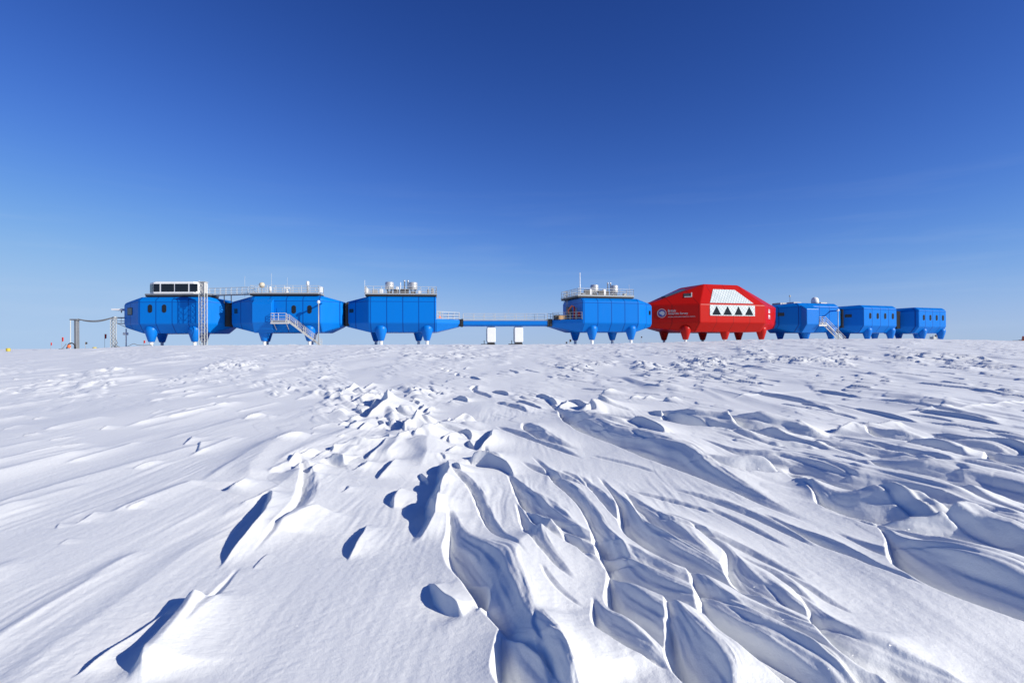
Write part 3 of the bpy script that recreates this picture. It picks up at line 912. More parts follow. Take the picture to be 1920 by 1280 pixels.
def ring(W, x):
    return [(x, -W + 1.25, ZB), (x, W - 1.25, ZB), (x, -W, ZS), (x, W, ZS), (x, -W, ZT), (x, W, ZT), (x, -W + .9, ZR), (x, W - .9, ZR)]


def end_ring(m, x):
    w = m.W - m.b
    return [(x, -w + .5, 3.25), (x, w - .5, 3.25), (x, -w, ZS + .05), (x, w, ZS + .05), (x, -w, 7.15), (x, w, 7.15), (x, -w + .4, 7.6), (x, w - .4, 7.6)]


def leg(root, x, y, m, front=True, z0=-.5):
    b = MB()
    b.lathe([(.0, 3.62), (.45, 3.56), (.80, 3.36), (1.0, 3.0), (1.02, 2.62), (.94, 2.2), (.50, .78), (.44, .74), (0, .74)][::-1], (x, y, 0), 28)
    lg = b.build('leg', m, root)
    f = MB()
    f.lathe([(.26, z0), (.26, .76)], (x, y, 0), 16)
    f.lathe([(.34, .66), (.34, .80)], (x, y, 0), 16)
    f.box(x - .9, x + .9, y - .5, y + .5, z0 - .12, z0 + .02)
    f.build('foot', M['white'], lg)


def capsule(w, h, n=8):
    r = w / 2
    out = [(r * math.cos(t), h / 2 - r + r * math.sin(t)) for t in [math.pi * k / n for k in range(n + 1)]]
    out += [(-r * math.cos(t), -h / 2 + r - r * math.sin(t)) for t in [math.pi * k / n for k in range(n + 1)]]
    return out


def oval_window(root, x, z, W, w=.70, h=1.38):
    fr = MB().prism(capsule(w, h, 10), (x, -W, z), (1, 0, 0), (0, 0, 1), (0, -1, 0), -.02, .05).build('window', M['black'], root)
    MB().prism(capsule(w - .16, h - .16, 10), (x, -W, z), (1, 0, 0), (0, 0, 1), (0, -1, 0), .03, .075).build('pane', M['glass'], fr)


class Facet:
    """the vertical slanting end panel on the photo's left (-1) or right (+1)"""

    def __init__(s, m, side):
        s.o = Vector((side * m.Lf / 2, -m.W, 0))
        e = Vector((side * (m.Lf / 2 + (m.aR if side > 0 else m.aL)), -m.W + m.b, 0))
        s.L = (e - s.o).length
        s.u = (e - s.o).normalized()
        s.ux = s.u if side > 0 else -s.u
        s.n = s.ux.cross(Vector((0, 0, 1)))
        s.side = side

    def p(s, d, z):
        return s.o + s.u * d + Vector((0, 0, z))

    def d_at(s, m, px, z):
        a, b = 0.0, s.L
        inc = proj(m.w(*s.p(s.L, z)))[0] > proj(m.w(*s.p(0, z)))[0]
        for _ in range(40):
            q = (a + b) / 2
            if (proj(m.w(*s.p(q, z)))[0] < px) == inc:
                a = q
            else:
                b = q
        return a


def end_window(root, m, side, px, z, w, h):
    f = Facet(m, side)
    d = f.d_at(m, px, z)
    out = [(-w / 2, -h / 2), (w / 2, -h / 2), (w / 2, h / 2), (-w / 2, h / 2)]
    fr = MB().prism(out, f.p(d, z), f.ux, (0, 0, 1), f.n, -.02, .06).build('window', M['black'], root)
    out = [(a * .86, b * .84) for a, b in out]
    MB().prism(out, f.p(d, z), f.ux, (0, 0, 1), f.n, .05, .08).build('pane', M['glass'], fr)


def rails(b, path, h=1.15, post=1.4, r=.032, mid=2, closed=False):
    pts = [Vector(p) for p in path]
    if closed:
        pts.append(pts[0])
    for p, q in zip(pts[:-1], pts[1:]):
        n = max(1, round((q - p).length / post))
        for k in range(n + 1):
            a = p.lerp(q, k / n)
            b.bar(a, a + Vector((0, 0, h)), r)
        for k in range(mid + 1):
            z = Vector((0, 0, h * (1 - k / (mid + .6))))
            b.bar(p + z, q + z, r)
    return b


def deck(root, x0, x1, y0, y1, z=8.66, t=.26, top='galv', rail=True, gap=None):
    MB().box(x0 + .10, x1 - .10, y0 + .08, y1 - .08, ZR + .02, z).build('deck_support', M['black'], root)
    d = MB().hull([(x, y, zz) for x in (x0, x1) for y in (y0, y1) for zz in (z + .003, z + t)], .05, 1).build('roof_deck', M[top], root)
    if rail:
        b = MB()
        q = .12
        rails(b, [(x0 + q, y0 + q, z + t), (x1 - q, y0 + q, z + t), (x1 - q, y1 - q, z + t), (x0 + q, y1 - q, z + t)], closed=True)
        b.build('railing', M['rail'], root)
    return z + t


def stairs(root, top, bottom, width, name='staircase'):
    """a straight flight along the facade, from top to bottom (same y), with handrails both sides"""
    top, bottom = Vector(top), Vector(bottom)
    b = MB()
    for dy in (0, -width):
        o = Vector((0, dy, 0))
        d = (bottom - top).normalized()
        up = Vector((0, 0, .13))
        b.add([top + o - up, bottom + o - up, bottom + o + up, top + o + up] + [top + o - up + Vector((0, .06, 0)), bottom + o - up + Vector((0, .06, 0)), bottom + o + up + Vector((0, .06, 0)), top + o + up + Vector((0, .06, 0))],
              [(0, 1, 2, 3), (7, 6, 5, 4), (0, 4, 5, 1), (1, 5, 6, 2), (2, 6, 7, 3), (3, 7, 4, 0)])
    n = int((top.z - bottom.z) / .24)
    for k in range(n):
        p = top.lerp(bottom, (k + .5) / n)
        b.box(p.x - .15, p.x + .15, p.y - width + .06, p.y, p.z - .02, p.z + .02)
    st = b.build(name, M['rail'], root)
    r = MB()
    for dy in (.03, -width + .03):
        o = Vector((0, dy, 0))
        n = 4
        for k in range(n + 1):
            p = top.lerp(bottom, .02 + .96 * k / n) + o
            r.bar(p, p + Vector((0, 0, 1.05)), .032)
        for h in (1.05, .6):
            r.bar(top + o + Vector((0, 0, h)), bottom + o + Vector((0, 0, h)), .034)
    r.build('handrail', M['rail'], st)
    return st


def tank(root, x, y, z0, z1, r):
    b = MB()
    h = z1 - z0
    b.lathe([(0, 0), (r * .96, 0), (r, .05), (r, h * .33), (r * 1.02, h * .34), (r * 1.02, h * .37), (r, h * .38), (r, h * .66), (r * 1.02, h * .67), (r * 1.02, h * .70), (r, h * .71), (r, h - .05), (r * .93, h), (0, h + .03)], (x, y, z0), 32)
    tk = b.build('exhaust_tank', M['steel'], root)
    s = MB()
    for k in range(4):
        a = math.pi / 4 + k * math.pi / 2
        s.bar((x + .7 * r * math.cos(a), y + .7 * r * math.sin(a), z0 - .75), (x + .7 * r * math.cos(a), y + .7 * r * math.sin(a), z0 + .02), .05)
    s.box(x - .5 * r, x + .5 * r, y - .5 * r, y + .5 * r, z0 - .72, z0 - .25)
    s.build('tank_stand', M['dark'], tk)


def blue_hull(m, cutL=False, cutR=False):
    pts = ring(m.W, -m.Lf / 2) + ring(m.W, m.Lf / 2)
    if not cutL:
        pts += end_ring(m, -m.Lf / 2 - m.aL)
    if not cutR:
        pts += end_ring(m, m.Lf / 2 + m.aR)
    return MB().hull(pts, .16, 3)


def make_module(m, label, cutL=False, cutR=False):
    root = thing('station_module', label, 'building', (m.X, m.Y, GZ), m.yaw, 'raised modules of the polar station')
    blue_hull(m, cutL, cutR).build('hull', M['blue'], root)
    return root


def legs_px(root, m, front, back, mt, yf=-3.75, yb=3.5):
    for px in front:
        leg(root, m.lx(px, yf, .8), yf, mt)
    for px in back:
        leg(root, m.lx(px, yb, .8), yb, mt)


# ----- module with the observation cabin (far left of the photo)
m1 = Mod(-57.36, 100.65, 1.3, 11.17, 4.59, 2.6)
r1 = make_module(m1, 'blue module on legs carrying a white glass-fronted cabin on its roof')
legs_px(r1, m1, (284, 365), (304, 383), M['blue_plain'])
for px in (281.5, 308):
    oval_window(r1, m1.lx(px, -m1.W, 6), 6.33, m1.W)
end_window(r1, m1, -1, 244, 6.0, 1.9, 1.25)
zd = deck(r1, m1.lx(271, -4.2, 8.6), m1.lx(390, -4.2, 8.6), -4.2, -.2, rail=False, top='grey')
cx0, cx1 = m1.lx(281, -2.4, 10), m1.lx(388, -1.3, 10)
cab = MB().hull([(cx0 + dx, y, z) for z in (zd - .01, zd + 1.98) for dx, y in ((1.5, -3.9), (0, -2.4), (0, -.9))] +
                [(cx1 - dx, y, z) for z in (zd - .01, zd + 1.98) for dx, y in ((.9, -3.9), (0, -3.0), (0, -.9))], .07, 2).build('cabin', M['white'], r1)
MB().hull([(cx0 + .2 + dx, y, z) for z in (zd + 1.96, zd + 2.08) for dx, y in ((1.5, -3.75), (0, -2.3), (0, -1.0))] +
          [(cx1 - .2 - dx, y, z) for z in (zd + 1.96, zd + 2.08) for dx, y in ((.9, -3.75), (0, -2.9), (0, -1.0))], .04, 1).build('cabin_roof', M['white'], cab)
for a, b_ in ((288, 299.5), (302.5, 326.5), (328.5, 353), (356, 370.5)):
    xa, xb = m1.lx(a, -3.9, 10), m1.lx(b_, -3.9, 10)
    MB().box(xa, xb, -3.95, -3.86, zd + .36, zd + 1.68).build('cabin_window', M['glass'], cab)
v = Vector((1.5, -1.5, 0)).normalized()
MB().prism([(-.85, .36), (.85, .36), (.85, 1.68), (-.85, 1.68)], (cx0 + .75, -3.15, zd), v, (0, 0, 1), v.cross(Vector((0, 0, 1))), -.03, .05).build('cabin_window', M['glass'], cab)
xe = -m1.Lf / 2 - m1.aL
b = MB()
b.box(xe - 2.4, xe - .6, -1.2, .9, 6.35, 6.62)
b.build('end_canopy', M['white'], r1)
MB().bar((xe - .9, -.8, 6.3), (xe + .3, -.8, 6.3), .07).bar((xe - .9, -.8, 5.9), (xe - .9, -.8, 6.36), .09).build('canopy_bracket', M['grey'], r1)
MB().bar((xe - .9, .5, 6.3), (xe + .3, .5, 6.3), .07).build('canopy_bracket', M['grey'], r1)
b = MB().box(xe - 1.5, xe + .2, -1.3, 1.0, 3.98, 4.1).bar((xe - 1.4, -1.0, 4.0), (xe + .2, -1.0, 3.3), .05)
rails(b, [(xe - 1.4, 1.0, 4.1), (xe - 1.4, -1.25, 4.1), (xe, -1.25, 4.1)], 1.0, 1.0, .03, 1)
b.build('end_platform', M['galv'], r1)
b = MB().box(xe - .3, xe, -.9, -.5, 4.5, 5.1)
b.build('junction_box', M['black'], r1)
xq = m1.lx(236.5, -1.0, 2)
b = MB().lathe([(.10, -.6), (.10, 3.1)], (xq, -1.0, 0), 12).box(xq - .35, xq + .2, -1.35, -.7, 2.0, 2.45)
b.build('drain_pipe', M['white'], r1)

# ----- module with the long outdoor stair beside the cabin module
m2 = Mod(-38.01, 99.76, 4.2, 11.20, 4.61, 2.88)
r2 = make_module(m2, 'blue module with a pale outside staircase and railed roof deck, next to the cabin module')
legs_px(r2, m2, (496, 580.5), (501, 585), M['blue_plain'])


def entrance(root, m, pxa, pxb, out=1.0):
    xa, xb = m.lx(pxa, -m.W - out, 5.5), m.lx(pxb, -m.W - out, 5.5)
    W = m.W
    return MB().hull([(x, y, z) for x in (xa, xb) for y, z in ((-W - out, 3.85), (-W - out, 7.0), (-W + .4, 8.0), (-W + .4, 2.12), (-W + .15 - out * .2, 2.12))], .1, 2).build('entrance_lobby', M['blue_plain'], root), xb


lob, xb = entrance(r2, m2, 472, 509.5)
for px in (551, 580.5):
    oval_window(r2, m2.lx(px, -m2.W, 6), m2.lz(580, 0, -m2.W), m2.W)
end_window(r2, m2, -1, 442.5, 5.9, .85, .8)
zd = deck(r2, m2.lx(468, -4.2, 9), m2.lx(608, -.8, 9.5), -4.4, -.8)
xl0, xl1 = xb + .003, m2.lx(537, -m2.W - 1.5, 4.2)
zl = m2.lz(600, xl0, -m2.W - 1.6)
b = MB().box(xl0, xl1, -m2.W - 1.6, -m2.W + .02, zl - .12, zl).box(xl0, xl1 + .4, -m2.W - 1.64, -m2.W - 1.5, zl - .62, zl - .3)
for x in (xl0 + .3, xl1 - .2):
    b.bar((x, -m2.W - 1.5, zl - .1), (x, -m2.W + .4, zl - 1.5), .05)
for x in (xl0 + .2, xl1 - .1):
    b.bar((x, -m2.W - 1.56, zl - .5), (x, -m2.W - 1.56, zl), .05)
ld = b.build('landing', M['rail'], r2)
b = MB()
rails(b, [(xl0 + .05, -m2.W - .1, zl), (xl0 + .05, -m2.W - 1.55, zl), (xl1 - .05, -m2.W - 1.55, zl)], 1.15, 1.3, .036, 2)
b.build('railing', M['rail'], ld)
MB().box(xl0 + .5, xl0 + 1.7, -m2.W - .05, -m2.W + .02, zl + .003, zl + 2.1).build('door', M['blue_plain'], r2)
stairs(r2, (xl1, -m2.W - .35, zl), (m2.lx(602, -m2.W - 1.2, 0), -m2.W - .35, -.15), 1.15)
# roof instruments
b = MB()
px_ = m2.lx(491, -3.0, 10)
b.bar((px_, -3.0, zd), (px_, -3.0, zd + 1.2), .06)
dm = b.build('dome_stand', M['grey'], r2)
MB().lathe([(.0, -.45), (.32, -.38), (.47, -.12), (.47, .12), (.33, .38), (.0, .48)], (px_, -3.0, zd + 1.35), 20).build('satellite_dome', M['radome'], dm)
b = MB()
x = m2.lx(506.5, -3.2, 10)
b.lathe([(.22, 0), (.22, .95), (.15, 1.05), (0, 1.08)], (x, -3.2, zd), 14)
b.build('roof_vent', M['white'], r2)
b = MB()
x = m2.lx(538, -3.2, 10)
b.lathe([(.35, 0), (.30, .2), (.12, .45), (.12, .7)], (x, -3.2, zd), 14).box(x - .45, x + .45, -3.35, -3.05, zd + .7, zd + 1.0)
b.build('radar_scanner', M['white'], r2)
b = MB()
x = m2.lx(577, -3.4, 10)
b.lathe([(.16, 0), (.16, 1.2), (.24, 1.22), (.24, 1.95), (0, 2.0)], (x, -3.4, zd), 14)
b.build('roof_vent', M['white'], r2)
b = MB()
x = m2.lx(603, -3.8, 10)
b.box(x - .3, x + .1, -4.0, -3.5, zd, zd + .95)
b.build('equipment_cabinet', M['white'], r2)
for px, h in ((459, 3.1), (509, 3.6), (538.5, 2.9)):
    x = m2.lx(px, -1.2, 11)
    MB().bar((x, -1.2, ZR if px < 465 else zd), (x, -1.2, zd + h), .016).build('whip_antenna', M['rail'], r2)

# ----- module beside the footbridge, left end
m3 = Mod(-19.40, 102.25, 8.2, 11.42, 4.17, 4.3)
r3 = make_module(m3, 'blue module with two steel tanks on its roof, left of the footbridge', cutR=True)
legs_px(r3, m3, (714.5, 800.8), (705, 785), M['blue_plain'])
end_window(r3, m3, -1, 659, 5.95, .95, .62)


def porch(root, m, side):
    x0 = side * (m.Lf / 2 - .02)
    a = (m.aR if side > 0 else m.aL)
    x1 = side * (m.Lf / 2 + a)
    w = m.W - m.b
    pts = [(x0, y * sg, z) for sg in (1, -1) for y, z in ((m.W - 1.25, ZB), (m.W - .02, ZS), (m.W - .02, 4.45))]
    pts += [(x1, y * sg, z) for sg in (1, -1) for y, z in ((w - .4, 3.25), (w, ZS), (w, 4.45))]
    o = MB().hull(pts, .1, 2).build('porch_base', M['blue_plain'], root)
    e = .12
    for sg in (-1, 1):
        rails(MB(), [(x0 + side * .1, sg * (m.W - e), 4.45), (x1 - side * e, sg * (w - e), 4.45)], 1.3, 1.2, .034, 2).build('railing', M['rail'], o)
    return o


po3 = porch(r3, m3, 1)
fp = Facet(m3, 1)
d = .75
MB().prism([(-.3, 0), (.3, 0), (0, .55)], fp.p(d, 4.6), fp.ux, (0, 0, 1), fp.n, .02, .05).build('warning_sign', M['orange'], po3)
MB().prism([(-.26, 0), (.26, 0), (.26, .4), (-.26, .4)], fp.p(d, 5.3), fp.ux, (0, 0, 1), fp.n, .02, .05).build('notice_sign', M['grey'], po3)
zd = deck(r3, m3.lx(683.5, -4.3, 9), m3.lx(819.5, -4.3, 9), -4.3, 4.2)


def roof_plant(root, m, zd, pxs, stacks, zt0, zt1, tall=None):
    for px in pxs:
        tank(root, m.lx(px, -1.6, 10), -1.6, zd + zt0, zd + zt1, .74)
    for px, h in stacks:
        x = m.lx(px, -1.2, 10)
        MB().lathe([(.10, 0), (.10, h - .3), (.15, h - .28), (.15, h), (0, h)], (x, -1.2, zd), 12).build('exhaust_stack', M['steel'], root)


roof_plant(r3, m3, zd, (730.3, 774.6), ((758.5, 2.6), (765, 2.6)), .85, 2.15)
x = m3.lx(751, -2, 10)
MB().bar((x, -2, zd), (x, -2, zd + 2.1), .06).build('roof_pole', M['white'], r3)
for px, w, h, mt in ((743, .9, .8, 'dark'), (745, .5, 1.2, 'white'), (715, .6, .8, 'white'), (703, .9, .7, 'galv'), (759, 1.4, .9, 'dark'), (803, .4, .8, 'grey'), (811, .5, 1.1, 'galv'), (786, .4, .6, 'white'), (687, .6, 1.0, 'white')):
    x = m3.lx(px, -2.4, 10)
    MB().hull([(x + sx_ * w / 2, -2.4 + sy_ * .4, zd + zz) for sx_ in (-1, 1) for sy_ in (-1, 1) for zz in (0, h)], .05, 1).build('roof_unit', M[mt], r3)
x = m3.lx(683.8, 3.0, 11)
MB().bar((x, 3.0, zd - .3), (x, 3.0, zd + 3.0), .028).build('whip_antenna', M['white'], r3)

# ----- module at the footbridge's right end
m5 = Mod(16.83, 108.44, 16.2, 11.38, 4.6, 4.53)
r5 = make_module(m5, 'blue module with an open railed porch and tall white mast, right of the footbridge', cutL=True)
legs_px(r5, m5, (1110, 1183), (1078.5, 1148), M['blue_plain'])
end_window(r5, m5, 1, 1218, 5.9, .7, .8)
porch(r5, m5, -1)
zd = deck(r5, m5.lx(1083, -4.3, 9), m5.lx(1189.5, -4.3, 9), -4.3, 4.2)
roof_plant(r5, m5, zd, (1114.5, 1151.5), ((1139.5, 2.7), (1144.5, 2.7)), .7, 2.1)
x = m5.lx(1087.5, -2.5, 11)
MB().lathe([(.10, 0), (.10, 2.0), (.07, 2.1), (.07, 4.2), (0, 4.2)], (x, -2.5, zd), 10).build('mast', M['white'], r5)
x = m5.lx(1179.5, 2, 11)
MB().bar((x, 2, zd), (x, 2, zd + 2.8), .026).build('whip_antenna', M['white'], r5)
for px, w, h, mt in ((1100, .9, 1.1, 'dark'), (1106, .4, 1.2, 'white'), (1127, .9, 1.0, 'dark'), (1132, .5, 1.2, 'white'), (1138, .5, .9, 'dark'), (1171, .6, .6, 'galv'), (1093, .6, .5, 'grey')):
    x = m5.lx(px, -2.4, 10)
    MB().hull([(x + sx_ * w / 2, -2.4 + sy_ * .4, zd + zz) for sx_ in (-1, 1) for sy_ in (-1, 1) for zz in (0, h)], .05, 1).build('roof_unit', M[mt], r5)
xw = -m5.Lf / 2
b = MB()
for y in (1.6, 2.2):
    b.bar((xw - .35, y, 4.45), (xw - .35, y, 10.1), .035)
for k in range(16):
    z = 4.7 + k * .33
    b.bar((xw - .35, 1.6, z), (xw - .35, 2.2, z), .022)
for z in (8.0, 8.7, 9.4, 10.0):
    b.bar((xw - .35, 1.6, z), (xw - 1.0, 1.7, z), .025).bar((xw - 1.0, 1.7, z), (xw - 1.0, 2.1, z), .025).bar((xw - 1.0, 2.1, z), (xw - .35, 2.2, z), .025)
b.build('ladder', M['galv'], r5)
b = MB()
rails(b, [(xw + .1, -4.0, ZR), (xw + .1, 4.0, ZR)], 1.7, 1.2, .03, 2)
b.build('railing', M['rail'], r5)
MB().box(xw - .04, xw + .05, -2.2, -.6, 4.46, 6.7).build('door', M['grey'], r5)
MB().box(xw - .05, xw + .05, .1, 2.9, 4.46, 7.1).build('door', M['dark'], r5)

# ----- big red module
m6 = Mod(40.5, 116.3, 18.9, 15.3, 7.2, 8.0, W=7.0, b=5.6)
r6 = thing('station_module', 'large red double-height module with sloping upper walls and triangular windows', 'building', (m6.X, m6.Y, GZ), m6.yaw, 'raised modules of the polar station')
RB, RS, RK, RR = 2.2, 3.95, 7.40, 11.62
L2, W6 = m6.Lf / 2, m6.W
yr = -3.8
xtl, xtr = m6.lx(1320, yr, RR), m6.lx(1383, yr, RR)
pts = []
for x in (-L2, L2):
    for s in (1, -1):
        pts += [(x, s * (W6 - 1.5), RB), (x, s * W6, RS), (x, s * W6, RK)]
for x in (xtl, xtr):
    pts += [(x, yr, RR), (x, -yr, RR)]
we = W6 - m6.b
for x in (-L2 - m6.aL, L2 + m6.aR):
    for s in (1, -1):
        pts += [(x, s * (we - .5), 3.1), (x, s * we, RS), (x, s * we, RK), (x, s * (we - .6), 7.75)]
MB().hull(pts, .14, 3).build('hull', M['red'], r6)
for px in (1285.3, 1359, 1427.5):
    leg(r6, m6.lx(px, -4.6, .8), -4.6, M['red_plain'])
for px in (1245, 1317.5, 1384.8):
    leg(r6, m6.lx(px, 4.6, .8), 4.6, M['red_plain'])
# lower window band with four dark triangles
xa, xb = m6.lx(1331, -W6, 6), m6.lx(1415, -W6, 6)
za, zb = m6.lz(592, (xa + xb) / 2, -W6), m6.lz(572.2, (xa + xb) / 2, -W6)
wb = MB().box(xa, xb, -W6 - .07, -W6 + .02, za, zb).build('window_band', M['glaze'], r6)
for pa, pb in ((1335, 1351.5), (1355.5, 1372), (1376.5, 1392), (1396.5, 1412)):
    ta, tb = m6.lx(pa, -W6, 6), m6.lx(pb, -W6, 6)
    MB().prism([(ta, za + .16), (tb, za + .16), ((ta + tb) / 2, za + 1.85)], (0, -W6, 0), (1, 0, 0), (0, 0, 1), (0, -1, 0), .06, .10).build('triangular_pane', M['glass'], wb)
# sloping glazing above
sl = Vector((0, yr + W6, RR - RK))
un = Vector((1, 0, 0)).cross(sl.normalized())


def on_slope(px, f):
    y, z = -W6 + f * sl.y, RK + f * sl.z
    return m6.lx(px, y, z), f * sl.length


out = [on_slope(1331, .07), on_slope(1412.5, .07), on_slope(1377, .74), on_slope(1336.8, .74)]
gb = MB()
gb.prism(out, (0, -W6, RK), (1, 0, 0), sl.normalized(), un, -.02, .07)
gb.build('sloping_glazing', M['glaze'], r6)
# left slanting wall: badge, lettering, square hatch
fl = Facet(m6, -1)


def text_mesh(body, width, height, name, mt, parent, origin, ux, un_, uz=Vector((0, 0, 1)), off=.05, spacing=1.0):
    cu = bpy.data.curves.new(name, 'FONT')
    cu.body = body
    cu.extrude = .012
    cu.offset = .012
    cu.space_character = spacing
    to = bpy.data.objects.new(name, cu)
    C.objects.link(to)
    dg = bpy.context.evaluated_depsgraph_get()
    me = bpy.data.meshes.new_from_object(to.evaluated_get(dg))
    bpy.data.objects.remove(to)
    xs = [v_.co.x for v_ in me.vertices]
    ys = [v_.co.y for v_ in me.vertices]
    sx_, sy_ = width / (max(xs) - min(xs)), height / (max(ys) - min(ys))
    for v_ in me.vertices:
        p = origin + ux * ((v_.co.x - min(xs)) * sx_) + uz * ((v_.co.y - min(ys)) * sy_) + un_ * (off + v_.co.z)
        v_.co = p
    me.materials.clear()
    me.materials.append(mt)
    o = bpy.data.objects.new(name, me)
    C.objects.link(o)
    o.parent = parent
    return o


zc = 5.83
dc = fl.d_at(m6, 1240.8, zc)
bd = MB()
ro, ri, n = .86, .76, 40
co_ = fl.p(dc, zc)
for k in range(n):
    a0, a1 = 2 * math.pi * k / n, 2 * math.pi * (k + 1) / n
    bd.prism([(ri * math.cos(a0), ri * math.sin(a0)), (ro * math.cos(a0), ro * math.sin(a0)), (ro * math.cos(a1), ro * math.sin(a1)), (ri * math.cos(a1), ri * math.sin(a1))], co_, fl.ux, (0, 0, 1), fl.n, .01, .05)
bg_ = bd.build('round_emblem', M['decal_shaded'], r6)
MB().prism([(.66 * math.cos(2 * math.pi * k / 30), .66 * math.sin(2 * math.pi * k / 30)) for k in range(30)], co_, fl.ux, (0, 0, 1), fl.n, .005, .03).build('emblem_disc', M['decal_blue'], bg_)
ant = [(-.50, .12), (-.56, .30), (-.46, .24), (-.36, .10), (-.30, .26), (-.10, .40), (.14, .44), (.36, .34), (.50, .16), (.54, -.06), (.46, -.28), (.30, -.42), (.10, -.48), (.02, -.34), (-.06, -.22), (-.22, -.20), (-.34, -.12), (-.40, .0)]
MB().prism(ant[::-1], co_, fl.ux, (0, 0, 1), fl.n, .02, .055).build('emblem_map', M['decal_shaded'], bg_)


def letter(body, pxa, pxb, za_, h, name):
    da, db = fl.d_at(m6, pxa, za_), fl.d_at(m6, pxb, za_)
    text_mesh(body, da - db, h, name, M['decal_shaded'], r6, fl.p(da, za_), fl.ux, fl.n)


letter('British', 1252.5, 1267.2, 6.02, .50, 'lettering')
letter('Antarctic Survey', 1252.5, 1290, 5.42, .54, 'lettering')
letter('NATURAL ENVIRONMENT RESEARCH COUNCIL', 1252.5, 1304, 5.0, .19, 'lettering')
# square hatch in the upper left slope
cA, cB = Vector((-L2, -W6, RK)), Vector((xtl, yr, RR))
cE = Vector((-L2 - m6.aL, -we, RK))
nrm = (cB - cA).cross(cE - cA).normalized()
if nrm.y > 0:
    nrm = -nrm
ux6 = (cA - cE).normalized()
uy6 = nrm.cross(ux6).normalized()
if uy6.z < 0:
    uy6 = -uy6
hc = cA - ux6 * 2.3 + uy6 * 2.75
hb = MB().prism([(-.75, -.45), (.6, -.45), (.6, .62), (-.75, .62)], hc, ux6, uy6, nrm, -.02, .06).build('hatch', M['dark'], r6)
fb = MB()
fb.prism([(-.60, -.62), (.82, -.62), (.82, -.45), (-.60, -.45)], hc, ux6, uy6, nrm, -.02, .16)
fb.prism([(.62, -.449), (.82, -.449), (.82, .74), (.62, .74)], hc, ux6, uy6, nrm, -.02, .16)
fb.build('hatch_frame', M['rail'], hb)
# skylight strip on the ridge of the upper left slope
p0 = Vector((-L2 - m6.aL * .55, 0, 0))
ridge_a = Vector((-L2 - m6.aL, -(we - .6), 7.75))
ridge_b = Vector((xtl, yr, RR))
rd = (ridge_b - ridge_a)
roof_n = rd.cross(Vector((0, 1, 0))).normalized()
if roof_n.z < 0:
    roof_n = -roof_n
o0 = ridge_a + rd * .34 + Vector((0, .75, 0))
MB().prism([(0, 0), (rd.length * .36, 0), (rd.length * .36, 1.9), (0, 1.3)], o0, rd.normalized(), Vector((0, 1, 0)), roof_n, -.05, .28).build('skylight', M['skylight'], r6)
# small flag panel turned on its side, right slanting wall
fr_ = Facet(m6, 1)
zf = 5.85
df = fr_.d_at(m6, 1442, zf)
fo = fr_.p(df, zf)
fw, fh = 1.85, 1.85
for sx_ in (-1, 1):
    for sz in (-1, 1):
        xs_, zs_ = sorted((sx_ * .16, sx_ * .62)), sorted((sz * .17, sz * .95))
        fq = MB().prism([(xs_[0], zs_[0]), (xs_[1], zs_[0]), (xs_[1], zs_[1]), (xs_[0], zs_[1])], fo, fr_.ux, (0, 0, 1), fr_.n, .0, .04).build('flag_quarter', M['decal'], r6)
        tr = [(sx_ * .26, sz * .88), (sx_ * .26, sz * .48), (sx_ * .54, sz * .88)]
        a2 = (tr[1][0] - tr[0][0]) * (tr[2][1] - tr[0][1]) - (tr[2][0] - tr[0][0]) * (tr[1][1] - tr[0][1])
        MB().prism(tr if a2 > 0 else tr[::-1], fo, fr_.ux, (0, 0, 1), fr_.n, .03, .05).build('flag_triangle', M['decal_blue'], fq)

# ----- three blue modules beyond the red one
m7 = Mod(63.12, 124.21, 19.2, 10.3, 3.55, 4.6)
r7 = make_module(m7, 'blue module with a small white radome and a staircase, next to the red module')
legs_px(r7, m7, (1511, 1558), (1462.8, 1505), M['blue_plain'])
lob, xb = entrance(r7, m7, 1512.8, 1535.5, 1.5)
end_window(r7, m7, -1, 1464.5, 6.0, 1.2, .7)
end_window(r7, m7, 1, 1578, 5.9, .8, 1.0)
for pa, pb, y0, y1 in ((1463, 1503, 1.0, 3.4), (1488, 1503, -1.4, .6), (1539, 1551, -2.4, -.6)):
    x0, x1 = m7.lx(pa, y0, 8.7), m7.lx(pb, y0, 8.7)
    MB().hull([(x, y, z) for x in (x0, x1) for y in (y0, y1) for z in (ZR - .02, ZR + .42)], .06, 1).build('roof_hatch', M['rail'], r7)
x = m7.lx(1528, -1.5, 9)
b = MB().lathe([(1.05, 0), (1.05, .14)], (x, -1.5, ZR - .01), 24)
rm = b.build('radome_base', M['dark'], r7)
MB().lathe([(.72, 0), (.79, .35), (.77, .75), (.66, 1.1), (.42, 1.36), (0, 1.46)], (x, -1.5, ZR + .13), 28).build('radome', M['white'], rm)
x = m7.lx(1481, 0, 11)
MB().bar((x, 0, ZR), (x, 0, ZR + 1.6), .04).box(x - .15, x + .15, -.1, .1, ZR + 1.6, ZR + 2.0).build('weather_sensor', M['grey'], r7)
yo = -m7.W - 1.5
xl0, xl1 = xb + .003, m7.lx(1549, yo, 4.3)
zl = m7.lz(604.5, xl0, yo)
b = MB().box(xl0, xl1, -m7.W - 1.6, -m7.W + .02, zl - .12, zl).box(xl0 - .1, xl1 + .1, -m7.W - 1.64, -m7.W - 1.5, zl - .75, zl - .35)
b.bar((xl0 + .3, -m7.W - 1.55, zl - .5), (xl0 + .3, -m7.W - 1.55, zl), .05).bar((xl1 - .2, -m7.W - 1.55, zl - .5), (xl1 - .2, -m7.W - 1.55, zl), .05)
ld = b.build('landing', M['rail'], r7)
b = MB()
rails(b, [(xl0 + .05, -m7.W - .1, zl), (xl0 + .05, -m7.W - 1.55, zl), (xl1 - .05, -m7.W - 1.55, zl)], 1.15, 1.2, .036, 2)
b.build('railing', M['rail'], ld)
